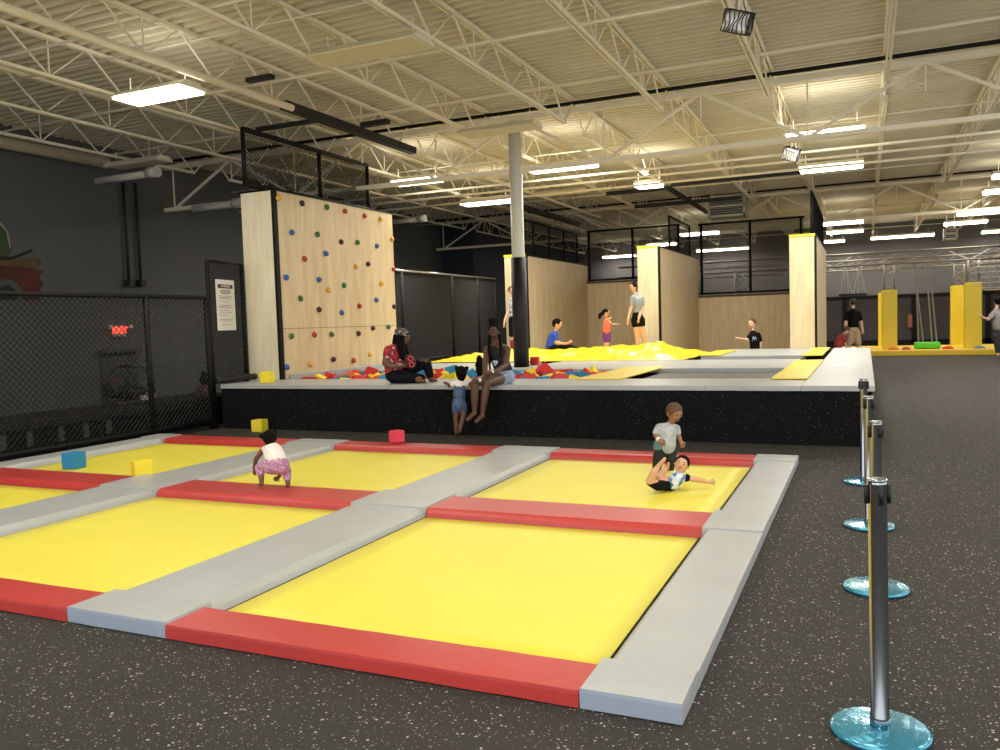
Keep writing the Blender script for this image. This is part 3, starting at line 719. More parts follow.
bm.faces.new(vs[0][::-1]); bm.faces.new(vs[-1]); build('shell', bm, mat('carrier black', '111112', .5), r)
bm = NB(); ball(bm, c+Vector((0, -.16, .26)), .2, sub=3, scale=(1, 1.0, .72)); build('canopy', bm, mat('carrier canopy', '17151a', .8), r)
bm = NB(); ball(bm, c+Vector((0, -.18, .37)), .13, sub=3, scale=(.9, 1, .35)); o = build('canopy_trim', bm, mat('maroon trim', '3d1216', .8), r); o['label'] = 'dark maroon trim'
bm = NB()
for s in (-.2, .2):
    pts = [c+Vector((s, .06-.30*math.cos(a), .18+.42*math.sin(a))) for a in [math.pi*k/14 for k in range(-1, 15)]]
    for p, q in zip(pts, pts[1:]): rod(bm, p, q, .016, 8)
rod(bm, c+Vector((-.2, .06, .60)), c+Vector((.2, .06, .60)), .02, 8); build('handle', bm, mat('carrier handle', '161618', .35), r)
bm = NB(); box(bm, c+Vector((-.17, -.3, 0)), c+Vector((.17, .34, .07))); o = build('base', bm, mat('carrier base', '2a2a2b', .5), r, bevel=.02)
bm = NB(); box(bm, c+Vector((.15, .12, .05)), c+Vector((.19, .24, .13))); box(bm, c+Vector((.15, .28, .08)), c+Vector((.18, .42, .12))); o = build('side_label', bm, mat('pale plastic', '9a9a96', .5), r); o['label'] = 'pale plastic side piece'

# ------------------------------------------------------------------ stanchions
def stanchion():
    r = thing('stanchion', '', 'stanchion', (0, 0, 0), 'chrome stanchions')
    bm = NB(); lathe(bm, [(.165, .003), (.178, .006), (.18, .014), (.176, .022), (.165, .025), (.05, .028), (.04, .03)], 48); build('base', bm, BLUEF, r)['label'] = 'blue film covered disc base'
    bm = NB(); lathe(bm, [(.033, .028), (.036, .03), (.036, .07), (.0335, .075), (.0335, .955), (.034, .957), (.034, .966), (.03, .97)], 32); build('pole', bm, CHROME, r)
    for a in range(4):
        an = a*math.pi/2+.3; x, y = .040*math.cos(an), .040*math.sin(an)
        bm = NB(); rod(bm, (x, y, .885), (x, y, .955), .009, 8); build('belt_slot', bm, BLKF, r)
    bm = NB(); lathe(bm, [(.02, .968), (.037, .969), (.037, .976), (.03, .979)], 32); build('cap', bm, CHROME, r)
    return r
spots = [(.045, 3.342, 'nearest chrome stanchion with blue disc base, lower right corner'), (.049, 5.12, 'second chrome stanchion from the viewer, blue disc base'), (.018, 6.63, 'third chrome stanchion from the viewer, blue disc base'), (-.02, 8.35, 'farthest chrome stanchion, its top just before the platform corner')]
st = stanchion()
for i, (x, y, lb) in enumerate(spots):
    o = st if i == 0 else copytree(st)
    o.location = (x, y, 0); o['label'] = lb; o.rotation_euler = (0, -.008 if i == 0 else 0, i*.3)

# ------------------------------------------------------------------ obstacle course beyond
def truss_bm(bm, a, b, s, n, r=.025):
    a = Vector(a); b = Vector(b); d = (b-a)
    if abs(d.z) > abs(d.x): e1, e2 = Vector((1, 0, 0)), Vector((0, 1, 0))
    else: e1, e2 = Vector((0, 0, 1)), Vector((0, 1, 0))
    c4 = [e1*(s/2*i)+e2*(s/2*j) for i, j in ((-1, -1), (1, -1), (1, 1), (-1, 1))]
    for c in c4: rod(bm, a+c, b+c, r, 6)
    for k in range(n):
        p = a+d*(k/n); q = a+d*((k+1)/n)
        for m in range(4):
            c, e = c4[m], c4[(m+1) % 4]
            if k % 2: c, e = e, c
            rod(bm, p+c, q+e, r*.55, 5)
r = thing('truss_rig', 'silver box truss rig spanning the obstacle course', 'truss', (1, 33, 0))
bm = NB(); truss_bm(bm, (-9.2, 33, 3.5), (7, 33, 3.5), .42, 22); build('near_truss', bm, ALU, r)
bm = NB(); truss_bm(bm, (-9.2, 37, 3.5), (7, 37, 3.5), .4, 22); build('far_truss', bm, ALU, r)
padcols = [(889.5, 14, 33.1, 0, 'left of the green swing pad', 2.36), (959, 14, 36.5, 0, 'rear one of the right pair', 2.5), (973.5, 15, 33.1, 0, 'front one of the right pair', 2.5)]
for px, w, Y, z, lb, h in padcols:
    c = at(px, 330, 'y', Y); D = (c-EYEP).dot(fw); s = w*D/FPX
    bm = NB(); truss_bm(bm, (c.x, Y+.2, h), (c.x, Y+.2, 3.3), .34, 4); build('truss_leg', bm, ALU, r)
    q = thing('padded_post', 'yellow padded square post, %s' % lb, 'padded post', (c.x, Y+.2, 0), 'yellow padded posts')
    bm = NB(); box(bm, (c.x-s/2, Y, 0), (c.x+s/2, Y+.5, h)); build('padding', bm, YELV, q, bevel=.03)
c = at(881, 330, 'y', 36.5); q = thing('padded_post', 'yellow padded post peeking out behind the left padded post', 'padded post', (c.x, 36.7, 0), 'yellow padded posts')
bm = NB(); box(bm, (c.x-.1, 36.5, 0), (c.x+.4, 37, 2.35)); build('padding', bm, YELV, q, bevel=.03)
c = at(740, 280, 'y', 33); bm = NB(); truss_bm(bm, (c.x, 33, 0), (c.x, 33, 3.3), .34, 14); build('truss_leg', bm, ALU, r)
bm = NB(); x0 = at(869, 350, 'z', .1).x; 
a = at(868, 355, 'z', 0); box(bm, (-1.0, 32.3, 0), (8.5, 36.9, .2)); o = build('landing_mat', bm, mat('yellow orange vinyl', 'ecc428', .4, bump=.3, bscale=5), bevel=.03); tag(o, 'long yellow landing mat edge under the obstacle course', 'mat')
for px, w, cl in ((894, 10, 'e2703a'), (906, 8, 'b0503a'), (948, 10, 'cf3133'), (979.5, 10, '6f8ea0'), (1004, 10, 'f3dd3a')):
    c = at(px, 350, 'y', 32.9); bm = NB(); ball(bm, (c.x, 32.9, .2), .2, sub=2, scale=(w/10, .8, .5)); o = build('foam_block', bm, mat('block '+cl, cl, .8)); tag(o, {'e2703a': 'orange foam lump right of the left padded post', 'b0503a': 'rust red foam lump on the landing mat', 'cf3133': 'red foam lump left of the right padded posts', '6f8ea0': 'grey blue foam lump before the right padded posts', 'f3dd3a': 'yellow foam lump at the right edge'}[cl], 'foam block', 'foam lumps on the landing mat')
# swings
a = at(839, 295, 'y', 33); b = at(867, 295, 'y', 33)
q = thing('swing_board', 'dark hanging board on white ropes above the man in black', 'swing', ((a.x+b.x)/2, 33, a.z))
bm = NB(); box(bm, (a.x, 32.8, a.z-.05), (b.x, 33.2, a.z+.03)); build('board', bm, BLKF, q)
bm = NB()
bm.free()
for x in (a.x+.12, b.x-.35):
    for dx in (-.1, .05, .2, .3):
        bm = NB(); rod(bm, (x+.1, 33, 3.3), (x+dx, 33, a.z+.02), .018, 5); build('rope', bm, mat('white rope', 'bdb8ac', .8), q)
a = at(914, 347, 'y', 33.4); b = at(940, 347, 'y', 33.4)
q = thing('swing_pad', 'bright green swing pad hanging low on ropes between the padded posts', 'swing', ((a.x+b.x)/2, 33.4, .2))
bm = NB(); box(bm, (a.x, 33.1, .22), (b.x, 33.7, .44)); build('pad', bm, mat('bright green vinyl', '55d815', .4), q, bevel=.06)
bm = NB()
for x, t in ((a.x+.15, a.x+.05), (a.x+.3, a.x), (b.x-.25, b.x-.45), (b.x-.1, b.x-.35)):
    bm = NB(); rod(bm, (t, 33.4, 3.3), (x, 33.4, .42), .028, 5); build('rope', bm, mat('grey rope', '8d8980', .8), q)
# cargo net at right edge
q = thing('cargo_net', 'white rope cargo net sloping at the right edge', 'net', (at(985, 290, 'y', 33).x, 33, 2.2))
bm = NB(); x0 = at(980, 280, 'y', 33).x
for k in range(8): rod(bm, (x0+k*.32-.25, 33, 3.3), (x0+k*.32+.05, 33.3, 2.25), .014, 5)
for k in range(6): rod(bm, (x0-.2+k*.06, 33+.05*k, 3.2-k*.18), (x0+2.6, 33+.05*k, 3.2-k*.18), .014, 5)
build('ropes', bm, mat('white rope', 'bdb8ac', .8), q)
bm = NB(); rod(bm, (x0, 33.3, 2.22), (x0+2.8, 33.3, 2.22), .03, 6); build('bottom_bar', bm, ALU, q)
# dark panelled fence in front of the back wall
R = thing('panel_fence', 'dark panelled barrier with black frame along the grey back wall', 'fence', (2, 41, 0))
bm = NB(); box(bm, (-13, 41.0, 0), (9.5, 41.06, 2.25)); build('panel', bm, mat('dark grey panel', '474444', .8, var=.05), R)
bm = NB(); box(bm, (-13, 40.9, 2.2), (9.5, 41.08, 2.33)); box(bm, (-13, 40.9, .0), (9.5, 41.0, .3)); build('rail', bm, BLK, R)
for px in (845, 914, 988, 760): 
    c = at(px, 320, 'y', 40.95); bm = NB(); box(bm, (c.x-.1, 40.9, 0), (c.x+.1, 41.0, 2.25)); build('post', bm, BLK, R)
c = at(910, 321, 'y', 40.88); bm = NB(); box(bm, (c.x-.09, 40.86, c.z-.28), (c.x+.09, 40.89, c.z+.28)); o = build('red_sign', bm, mat('faded red', 'a35a4c', .6)); tag(o, 'small faded red vertical sign on the dark barrier', 'sign')

# ------------------------------------------------------------------ people
SK = {'dark': mat('dark brown skin', '6a4632', .5), 'deep': mat('deep brown skin', '5d4031', .5), 'brown': mat('brown skin', '96694d', .5), 'tan': mat('tan skin', 'd3a07c', .5), 'fair': mat('fair skin', 'dcb094', .5)}
HAIR = mat('black hair', '0b0908', .8, bump=.6, bscale=60, spec=.12); BROWNH = mat('brown hair', '4a3524', .6, bump=.5, bscale=50)
EYEW = mat('eye white', 'a9a196', .4); PUP = mat('pupil', '140e0c', .3); LIP = mat('lips', '8a4a42', .5)
def cv(v): return RT*v[0]+UP*v[1]-fw*v[2]            # right, up, toward the viewer
def remesh(bm, vox, sm=4):
    me = bpy.data.meshes.new('t'); bmesh.ops.recalc_face_normals(bm, faces=bm.faces); bm.to_mesh(me); bm.free()
    o = bpy.data.objects.new('t', me); C.objects.link(o)
    m = o.modifiers.new('r', 'REMESH'); m.mode = 'VOXEL'; m.voxel_size = vox; m.use_smooth_shade = True
    s = o.modifiers.new('s', 'SMOOTH'); s.factor = .6; s.iterations = sm
    dg = bpy.context.evaluated_depsgraph_get(); e = bpy.data.meshes.new_from_object(o.evaluated_get(dg))
    bpy.data.objects.remove(o)
    out = NB(); out.from_mesh(e)
    for f in out.faces: f.smooth = True; f.material_index = 0
    return out
def chain(bm, pts, D):
    P = [(far(p[0], p[1], D-p[2]), p[3]*D/FPX) for p in pts]
    for c, r in P: ball(bm, c, r, sub=2)
    for (a, ra), (b, rb) in zip(P, P[1:]): rod(bm, a, b, ra*.985, 12, rb*.985)
def figure(label, D, skin, chains, clothes, head=None, hands=(), feet=(), cat='person', vox=None, extra=None, loc=None):
    """points are (across, down, towards the viewer, radius)"""
    k = D/FPX
    vox = vox or max(.007, .62*k)
    bm = NB()
    for c in chains: chain(bm, c, D)
    if head:
        hx, hy, hd, hr, face = head[:5]; tilt = head[5] if len(head) > 5 else (0, 1, 0)
        hc = far(hx, hy, D-hd); r = hr*k
        F = cv(face).normalized(); U0 = cv(tilt).normalized(); R_ = U0.cross(F).normalized(); U_ = F.cross(R_)
        HM = Matrix((R_, F, U_)).transposed()
        ball(bm, hc+U_*r*.18, r, sub=3, scale=(1, 1.14, 1.1), rot=HM)
        ball(bm, hc-U_*r*.45+F*r*.22, r*.8, sub=3, scale=(.92, .95, .95), rot=HM)
        ball(bm, hc-U_*r*.22+F*r*1.13, r*.16, sub=2, scale=(.9, 1, 1.3), rot=HM)
        for s in (-1, 1): ball(bm, hc+R_*s*r*1.0-U_*r*.1-F*r*.05, r*.24, sub=2, scale=(.45, .8, 1.2), rot=HM)
    for (hx, hy, hd, dx, dy, s) in hands:
        w = far(hx, hy, D-hd); d = cv((dx, -dy, 0)).normalized()
        ball(bm, w+d*s*k*.5, s*k*.55, sub=2, scale=(1, 1, 1))
    for (fx, fy, fd, tx, ty, td, s) in feet:
        a = far(fx, fy, D-fd); b = far(tx, ty, D-td)
        rod(bm, a, b, s*k*1.0, 12, s*k*.8); ball(bm, a, s*k*1.05); ball(bm, b, s*k*.82)
    out = remesh(bm, vox)
    # fingers, toes and face features grow out of the same surface
    for (hx, hy, hd, dx, dy, s) in hands:
        w = far(hx, hy, D-hd); d = cv((dx, -dy, 0)).normalized(); side = cv((-dy, -dx, 0)).normalized(); n = d.cross(side)
        for i, (o_, L) in enumerate(((-.36, .8), (-.12, 1.0), (.12, .95), (.34, .75))):
            p = w+d*s*k*.75+side*o_*s*k; q = p+(d+side*o_*.5)*L*s*k*.55; t = q+(d*.8+n*.5)*L*s*k*.35
            rod(out, p, q, s*k*.15, 6); ball(out, q, s*k*.15, sub=1); rod(out, q, t, s*k*.14, 6, s*k*.11); ball(out, t, s*k*.11, sub=1)
        p = w+d*s*k*.3-side*.4*s*k; q = p-side*s*k*.35+d*s*k*.3; t = q+d*s*k*.3
        rod(out, p, q, s*k*.17, 6); ball(out, q, s*k*.16, sub=1); rod(out, q, t, s*k*.15, 6, s*k*.12); ball(out, t, s*k*.12, sub=1)
    if head:
        for s in (-1, 1):
            e = hc+R_*s*r*.38+F*r*1.03+U_*r*.02
            ball(out, e, r*.12, 1, 2, (1.25, .5, .7), HM); ball(out, e+F*r*.045, r*.085, 2, 1, (1, .6, 1), HM)
            ball(out, e+U_*r*.27+F*r*.02, r*.15, 2, 1, (1.6, .4, .25), HM)
        ball(out, hc-U_*r*.62+F*r*.96, r*.2, 3, 2, (1.5, .5, .42), HM)
    xs = [v.co for v in out.verts]
    base = Vector((sum(v.x for v in xs)/len(xs), sum(v.y for v in xs)/len(xs), min(v.z for v in xs)))
    root = thing('person', label, cat, base)
    if cat == 'person': root['category'] = 'person'
    build('body', out, [SK[skin], EYEW, PUP, LIP], root)
    for c in clothes:
        nm, m, chs = c[:3]; b = NB()
        for ch in chs: chain(b, ch, D)
        o = build(nm, remesh(b, vox, 3), m, root)
    if extra: extra(root, D, k)
    if head and len(head) > 6 and head[6]:
        hm = head[6]; b = NB()
        # hair cap: shell over the crown and the back of the head
        ball(b, hc+U_*r*.28-F*r*.12, r*1.07, sub=3, scale=(1.0, 1.13, 1.08), rot=HM)
        for v in list(b.verts):
            q = v.co-hc; f_ = q.dot(F)/r; u_ = q.dot(U_)/r
            lim = .84+.3*max(0, u_-.5)
            if f_ > lim: v.co -= F*(f_-lim)*r
            if u_ < -.35 and f_ > -.2: v.co += U_*(-.35-u_)*r
        if len(head) > 7:
            for ch in head[7]: chain(b, ch, D)
        build('hair', remesh(b, vox, 2), hm, root)
    return root
def cmat(n, c, r=.8, **k): return mat(n, c, r, **k)
def printed(name, base, cols, scale):
    m = bpy.data.materials.new(name); m.use_nodes = True
    n = m.node_tree.nodes; l = m.node_tree.links; b = n['Principled BSDF']; b.inputs['Roughness'].default_value = .85
    tc = n.new('ShaderNodeTexCoord'); v = n.new('ShaderNodeTexVoronoi'); v.inputs['Scale'].default_value = scale
    l.new(tc.outputs['Object'], v.inputs['Vector']); sp = n.new('ShaderNodeSeparateColor'); l.new(v.outputs['Color'], sp.inputs[0])
    rp = n.new('ShaderNodeValToRGB'); rp.color_ramp.interpolation = 'CONSTANT'
    al = [base]+cols; rp.color_ramp.elements[0].color = lin(base); rp.color_ramp.elements[1].position = .4; rp.color_ramp.elements[1].color = lin(cols[0])
    for i, c in enumerate(cols[1:]): e = rp.color_ramp.elements.new(.4+.6*(i+1)/len(cols)); e.color = lin(c)
    l.new(sp.outputs[0], rp.inputs[0]); l.new(rp.outputs[0], b.inputs['Base Color']); return m

def depth(p): return (Vector(p)-EYEP).dot(fw)

# crouching toddler on the middle red pad
D = depth(at(274, 487, 'z', .09))
PINKP = printed('pink printed trousers', 'b98aa8', ['a9749c', 'c9a0b4', '9a6f96'], 45)
WT = cmat('white cotton', 'ece4dc')
figure('toddler in white top and pink printed trousers crouching on the middle red pad', D, 'dark',
  [[(270.2, 441, -0.1, 4), (271.5, 447, -0.08, 3.2), (272.5, 452, -0.05, 8), (276, 462, 0.02, 8.5)],
   [(271, 449.5, -0.07, 5), (263.5, 449.5, -0.1, 3.0), (256, 459, -0.12, 2.5), (254.2, 468, -0.14, 1.9)],
   [(276, 449.5, -0.07, 4.5), (279, 453, -0.12, 3.0), (281.5, 466, -0.16, 2.4), (279.5, 476, -0.1, 2.0)],
   [(270, 464, 0.02, 6), (259.5, 467.5, -0.08, 4.0), (261.3, 477, -0, 2.9), (261.6, 483, 0.02, 2.4)],
   [(281, 465, 0.02, 6), (286.5, 470, -0.05, 4.2), (287.6, 478, -0, 3.0), (288, 484, 0.02, 2.5)]],
  [('top', WT, [[(271.5, 447.2, -0.085, 4.6), (272.8, 452, -0.05, 10), (275.8, 458.5, 0.01, 10.6)], [(265, 449.2, -0.09, 3.8), (272, 449.5, -0.07, 6), (278.5, 450.2, -0.08, 4.4)]]),
   ('trousers', PINKP, [[(276.2, 463, 0.02, 10.6), (271, 465.5, 0.03, 9.2), (281, 466, 0.03, 9)], [(270, 465, 0.02, 7), (259.6, 468, -0.08, 5.0), (260.6, 474, -0.02, 4.1)], [(281, 466, 0.02, 7), (286.6, 471, -0.05, 5.0), (287.4, 478.5, -0, 3.9)]])],
  head=(270, 438.5, -.13, 6.6, (-.15, -.35, -1), (0, 1, .25), HAIR, [[(264, 435.5, -0.14, 2.2), (261.6, 436.2, -0.14, 2.6)], [(273, 432.5, -0.14, 2), (275, 431.6, -0.14, 2.2)], [(269.5, 437.5, -0.08, 7.4), (269.8, 441, -0.06, 5.6)]]),
  hands=[(254.3, 469, -.14, .15, 1, 4), (279, 477, -.1, -.9, .5, 4)],
  feet=[(261.7, 485, .02, 259.5, 484.6, -.05, 1.9), (288, 486, .02, 287.5, 485.6, -.06, 1.9)])

# small boy standing on the back right trampoline
D = depth(at(661, 470.5, 'z', .012))
GS = printed('pale grey shirt', 'a8adb0', ['b4b8ba', '9da3a7'], 30)
figure('toddler boy standing in pale grey short sleeved shirt and dark trousers, looking down', D, 'brown',
  [[(672.5, 420, .02, 3.8), (670, 424, .0, 3.4), (668, 431, .0, 8), (666, 445, .0, 8.5)],
   [(667, 427.5, .0, 5), (659.5, 427.5, .0, 3.9), (655.8, 435, .02, 2.8), (659.5, 440, .1, 2.1)],
   [(670, 428, .0, 5), (676, 428, -.02, 3.7), (678.5, 436.5, .0, 2.6), (680.6, 441, .08, 2.0)],
   [(661.5, 447, .0, 6), (658, 459, .02, 4.6), (656.5, 469, -.02, 3.3)],
   [(670.5, 447, .0, 6), (671, 459, .02, 4.4), (670, 470, -.02, 3.1)]],
  [('shirt', GS, [[(669.5, 426, .0, 5), (668, 431, .01, 8.8), (667, 440, .02, 9.4), (667.5, 446.5, .02, 8.6)], [(667, 428, 0, 5.5), (659.5, 428, .0, 4.8), (656.8, 432.5, .01, 4.3)], [(670, 428, 0, 5.5), (676, 428.5, -.02, 4.5), (677.3, 432.5, -.01, 3.9)]]),
   ('undershirt', cmat('teal cotton', '5d7c80'), [[(662, 444, 0, 8.2), (660.5, 446.5, 0, 7.6)]]),
   ('trousers', cmat('dark navy cloth', '15171c'), [[(666, 449, -.01, 8.6)], [(661.5, 449, 0, 7.2), (658, 459, .02, 5.6), (656.8, 467, -.01, 4.6)], [(670.5, 449, 0, 7.2), (671, 459, .02, 5.4), (670, 468, -.01, 4.4)]]),
   ('wristband', WT, [[(658.2, 438.9, .08, 2.5), (658.8, 439.3, .09, 2.5)]])],
  head=(674.2, 413, .03, 7.4, (.45, -.55, .9), (.1, 1, .35), cmat('close cropped hair', '5a3d2c')),
  hands=[(660, 440.5, .11, .5, .6, 4.2), (681, 441.5, .09, .3, .9, 4.2)],
  feet=[(656.3, 471, -.02, 658, 473, .06, 2.4), (670, 471.5, -.02, 672, 473.5, .06, 2.4)])

# boy lying on his back
D = depth(at(672, 489.5, 'z', .02))
BLUEP = printed('blue white printed shirt', 'dfe4ea', ['5f86b4', '3d6596', 'c9d6e4'], 28)
BLKC = cmat('black cloth', '0d0d0f', spec=.15)
figure('boy lying on his back on the yellow trampoline in blue and white shirt', D, 'tan',
  [[(682, 469, .02, 4), (680, 473, .03, 3.6), (677, 477, .04, 6.8), (671, 483, .02, 6.4)],
   [(681, 476.5, .05, 4), (687, 478, .05, 3.2), (700, 480.2, .05, 2.7), (709, 482, .05, 2.0)],
   [(670, 483, .02, 5.2), (658, 485, .12, 4.6), (650, 481, .2, 4.2), (653.5, 473, .22, 3.6), (659, 465, .2, 2.2)],
   [(672, 481, -.03, 5), (664, 481, .02, 4.6), (659, 476.5, .04, 4), (664.5, 471, .0, 3.2), (667.5, 467, .0, 2.2)]],
  [('shirt', BLUEP, [[(679, 474.2, .04, 5), (677.2, 477.5, .05, 7.4), (673, 483, .04, 7.2)], [(680, 476, .05, 4.4), (685, 477.6, .05, 4)]]),
   ('shorts', BLKC, [[(670.5, 484, .02, 7), (664, 485.4, .04, 5.8)], [(669, 484.4, .03, 5.8), (658, 485.6, .12, 5.4), (650.5, 482.2, .19, 4.4)], [(671, 482, -.03, 5.6), (664, 482, .02, 5.2)]]),
   ('sleeve_trim', BLKC, [[(685.5, 477.6, .05, 4.2), (687, 477.8, .05, 4.0)]])],
  head=(681.8, 464.6, .05, 7.0, (-.3, .25, 1), (.35, .9, -.2), HAIR),
  hands=[(709.5, 482, .05, 1, .12, 3.8)],
  feet=[(659, 465, .2, 664.8, 458.6, .22, 2.1), (667.5, 467.5, 0, 668.5, 463.5, .02, 2.0)])

# toddler in a denim romper, back to us
D = depth(at(460, 425, 'y', 10.33))
DEN = printed('denim blue romper', '4e6380', ['5b7090', '465a76'], 60)
figure('toddler in blue denim romper standing against the platform, seen from behind', D, 'dark',
  [[(460.5, 378, 0, 2.6), (459.8, 381, 0, 2.4), (459.5, 388, 0, 5.4), (459.5, 402, 0, 6)],
   [(458, 384, 0, 3.4), (452.6, 384.5, -.03, 2.4), (449.5, 385.6, -.12, 1.9), (446.8, 383, -.2, 1.4)],
   [(461, 384, 0, 3.4), (467, 384, 0, 2.4), (471, 384, .02, 1.9), (473.5, 382, .05, 1.5)],
   [(456.6, 404, 0, 4.2), (455.8, 417, 0, 3.0), (456.2, 431, 0, 2.0)],
   [(462.6, 404, 0, 4.2), (463.4, 416, .02, 3.0), (459.8, 430, .05, 2.0)]],
  [('shirt', WT, [[(459.6, 382.5, 0, 4.2), (459.5, 386.5, 0, 5.8)], [(459, 384, 0, 4), (452.8, 384.4, -.02, 3.2)], [(461, 384, 0, 4), (467, 384, 0, 3.2)]]),
   ('romper', DEN, [[(459.4, 388.5, 0, 6.2), (459.4, 397, 0, 6.4)], [(456.2, 384.2, .02, 1.6), (456.4, 388, .03, 3)], [(463, 384.2, .02, 1.6), (462.6, 388, .03, 3)], [(459.2, 398, 0, 6.2), (459.2, 405, 0, 7.6)], [(456.6, 406, 0, 5), (456.2, 410, 0, 4.4)], [(462.6, 406, 0, 5), (462.9, 409.5, 0, 4.4)]]),
   ('waist_tie', cmat('dark denim', '2f3d52'), [[(454.5, 397.3, .06, 1.4), (464.5, 397.3, .06, 1.4)]])],
  head=(461.3, 373.2, 0, 5.3, (0, 0, -1), (0, 1, 0), HAIR, [[(457, 368.5, 0, 2.2), (456.6, 367.6, 0, 2)], [(466, 368.8, 0, 2.2), (467, 368, 0, 2)], [(461.3, 374, .03, 5.6), (461.3, 377.5, .02, 4.2)]]),
  hands=[(447, 383.2, -.2, -1, -.2, 2.4), (473.5, 382, .05, 1, -.3, 2.4)],
  feet=[(456.2, 432.5, 0, 455.8, 434, -.08, 1.7), (459.8, 431.6, .05, 458.8, 433.6, -.02, 1.7)])

# woman sitting on the platform edge, legs hanging
D = depth(at(505, 376, 'y', 10.86))
BT = printed('black top with pale print', '0d0d0f', ['0e0e10', '101012', '151518'], 10)
SH = printed('light denim shorts', '8d9db4', ['a3b2c6', '7d8da6'], 40)
def glasses(root, D, k):
    b = NB()
    hc = far(494.3, 331.2, D-.06)
    F = cv((-.12, .02, 1)).normalized(); U_ = cv((0, 1, 0)); R_ = U_.cross(F).normalized()
    for s in (-1, 1):
        c = hc+R_*s*.038+F*.095+UP*.004; pts = [c+R_*.028*math.cos(a)+U_*.02*math.sin(a) for a in [2*math.pi*i/12 for i in range(13)]]
        for p, q in zip(pts, pts[1:]): rod(b, p, q, .003, 5)
    rod(b, hc+F*.097-R_*.012, hc+F*.097+R_*.012, .003, 5)
    build('glasses', b, BLK, root)
    for pts in ([(490.8, 372.3, .52, 1.9), (492.2, 371.8, .52, 1.9)], [(478.8, 380.4, .6, 1.8), (479.8, 380, .6, 1.8)]):
        b = NB(); chain(b, pts, D); build('wristband', b, WT, root)
    for pts in ([(490, 336, .08, 1.6), (488.8, 348, .12, 1.5), (489.6, 362, .14, 1.2), (490, 370, .15, .9)], [(499.5, 336, .06, 1.6), (501, 348, .1, 1.5), (500, 356, .12, 1)], [(492, 322.5, .02, 3.6), (495.5, 320.5, .0, 2.6), (490.5, 320.3, 0, 2.2)]):
        b = NB(); chain(b, pts, D); build('braid' if len(pts) > 3 or pts[0][1] > 330 else 'hair_bun', b, HAIR, root)
    b = NB(); chain(b, [(494, 362, .19, 1.6), (496.5, 362, .19, 1.6), (495.2, 364.5, .19, 1.4)], D); build('shirt_print', b, cmat('pale print', 'a9b6bd'), root)
figure('woman in black tank top and denim shorts sitting with legs hanging over the platform edge', D, 'deep',
  [[(494.6, 338, .02, 3.4), (495.8, 343, 0, 3.2), (497.5, 352, 0, 9), (501, 364, -.02, 8), (505, 374, -.04, 8.6)],
   [(494, 348.5, 0, 5), (487.6, 349.5, .03, 3.9), (485.2, 364, .18, 3.1), (485, 376, .38, 2.4), (480, 380, .58, 1.8)],
   [(501, 348, 0, 5), (507.2, 349.5, 0, 3.9), (506, 365, .14, 3.2), (496, 371, .42, 2.4), (490.5, 372.6, .54, 1.9)],
   [(501, 376, .0, 6.6), (487, 379.5, .30, 5.4), (475, 382.5, .54, 4.3), (474.6, 396, .52, 3.9), (474.6, 411, .50, 2.4)],
   [(507, 377, .0, 6.6), (496, 380, .26, 5.5), (486.5, 383, .48, 4.4), (484.4, 398, .48, 3.9), (482.4, 414, .46, 2.4)]],
  [('tank_top', BT, [[(497.3, 353, 0, 9.6), (500.8, 363, -.02, 8.8), (504, 371, -.04, 9)], [(491.5, 346.5, .05, 1.8), (492.5, 352, .08, 3.6)], [(503, 346.5, .03, 1.8), (502.5, 352, .06, 3.6)]]),
   ('shorts', SH, [[(505, 375, -.05, 9.4)], [(502, 376.5, 0, 7.6), (497, 377.5, .12, 6.8)], [(508, 376.5, 0, 7.8), (502, 378.5, .12, 7)]])],
  head=(494.2, 331.5, .06, 5.5, (-.12, 0, 1), (0, 1, 0), HAIR),
  hands=[(480, 380.2, .6, -.9, .2, 4), (490, 372.8, .55, -.9, .25, 4)],
  feet=[(474.6, 413, .50, 467.8, 419.6, .62, 2.6), (482.4, 416, .46, 476, 421.5, .58, 2.7)], extra=glasses)

# child behind the seated woman
D = depth(at(480, 370, 'y', 11.35))
figure('dark haired child half hidden behind the seated woman in the tank top', D, 'dark',
  [[(480.5, 369, 0, 2.6), (480.5, 375, 0, 2.2), (480.8, 380, 0, 5.5), (481, 388, 0, 6)]],
  [('shirt', cmat('dark shirt', '1e1c22'), [[(480.8, 380.5, 0, 6.4), (481, 388, 0, 6.8)]])],
  head=(480, 366, 0, 4.4, (.4, 0, -1), (0, 1, 0), HAIR, [[(479.6, 359.5, 0, 3.6), (479.2, 357.2, 0, 2.4)], [(480, 369, .03, 4.6), (480.4, 374, .02, 3.6)]]))

# woman in floral cap, sitting sideways
D = depth(at(405, 378, 'y', 11.0))
RF = printed('red white floral shirt', 'a82a34', ['d8c8c4', '7d1c28', 'b5343c'], 22)
CAPM = printed('floral cap', '3d4a40', ['9a8c86', '6d2434', '2b2430'], 30)
JN = cmat('dark navy jeans', '0e101b', spec=.15)
def cap(root, D, k):
    b = NB(); c = far(401.5, 332.5, D-.03)
    F = cv((.85, -.22, .35)).normalized(); U_ = cv((-.1, 1, 0)).normalized(); R_ = U_.cross(F).normalized(); U_ = F.cross(R_); HM = Matrix((R_, F, U_)).transposed()
    ball(b, c, 6.6*k, sub=3, scale=(1, 1.1, .72), rot=HM); o = build('cap', b, CAPM, root)
    b = NB(); ball(b, c+F*5.6*k-U_*1.8*k, 5.2*k, sub=3, scale=(1, .9, .13), rot=HM); build('cap_brim', b, CAPM, root)
    b = NB(); chain(b, [(400, 365.2, .24, 1.7), (401, 365.2, .24, 1.7)], D); build('wristband', b, WT, root)
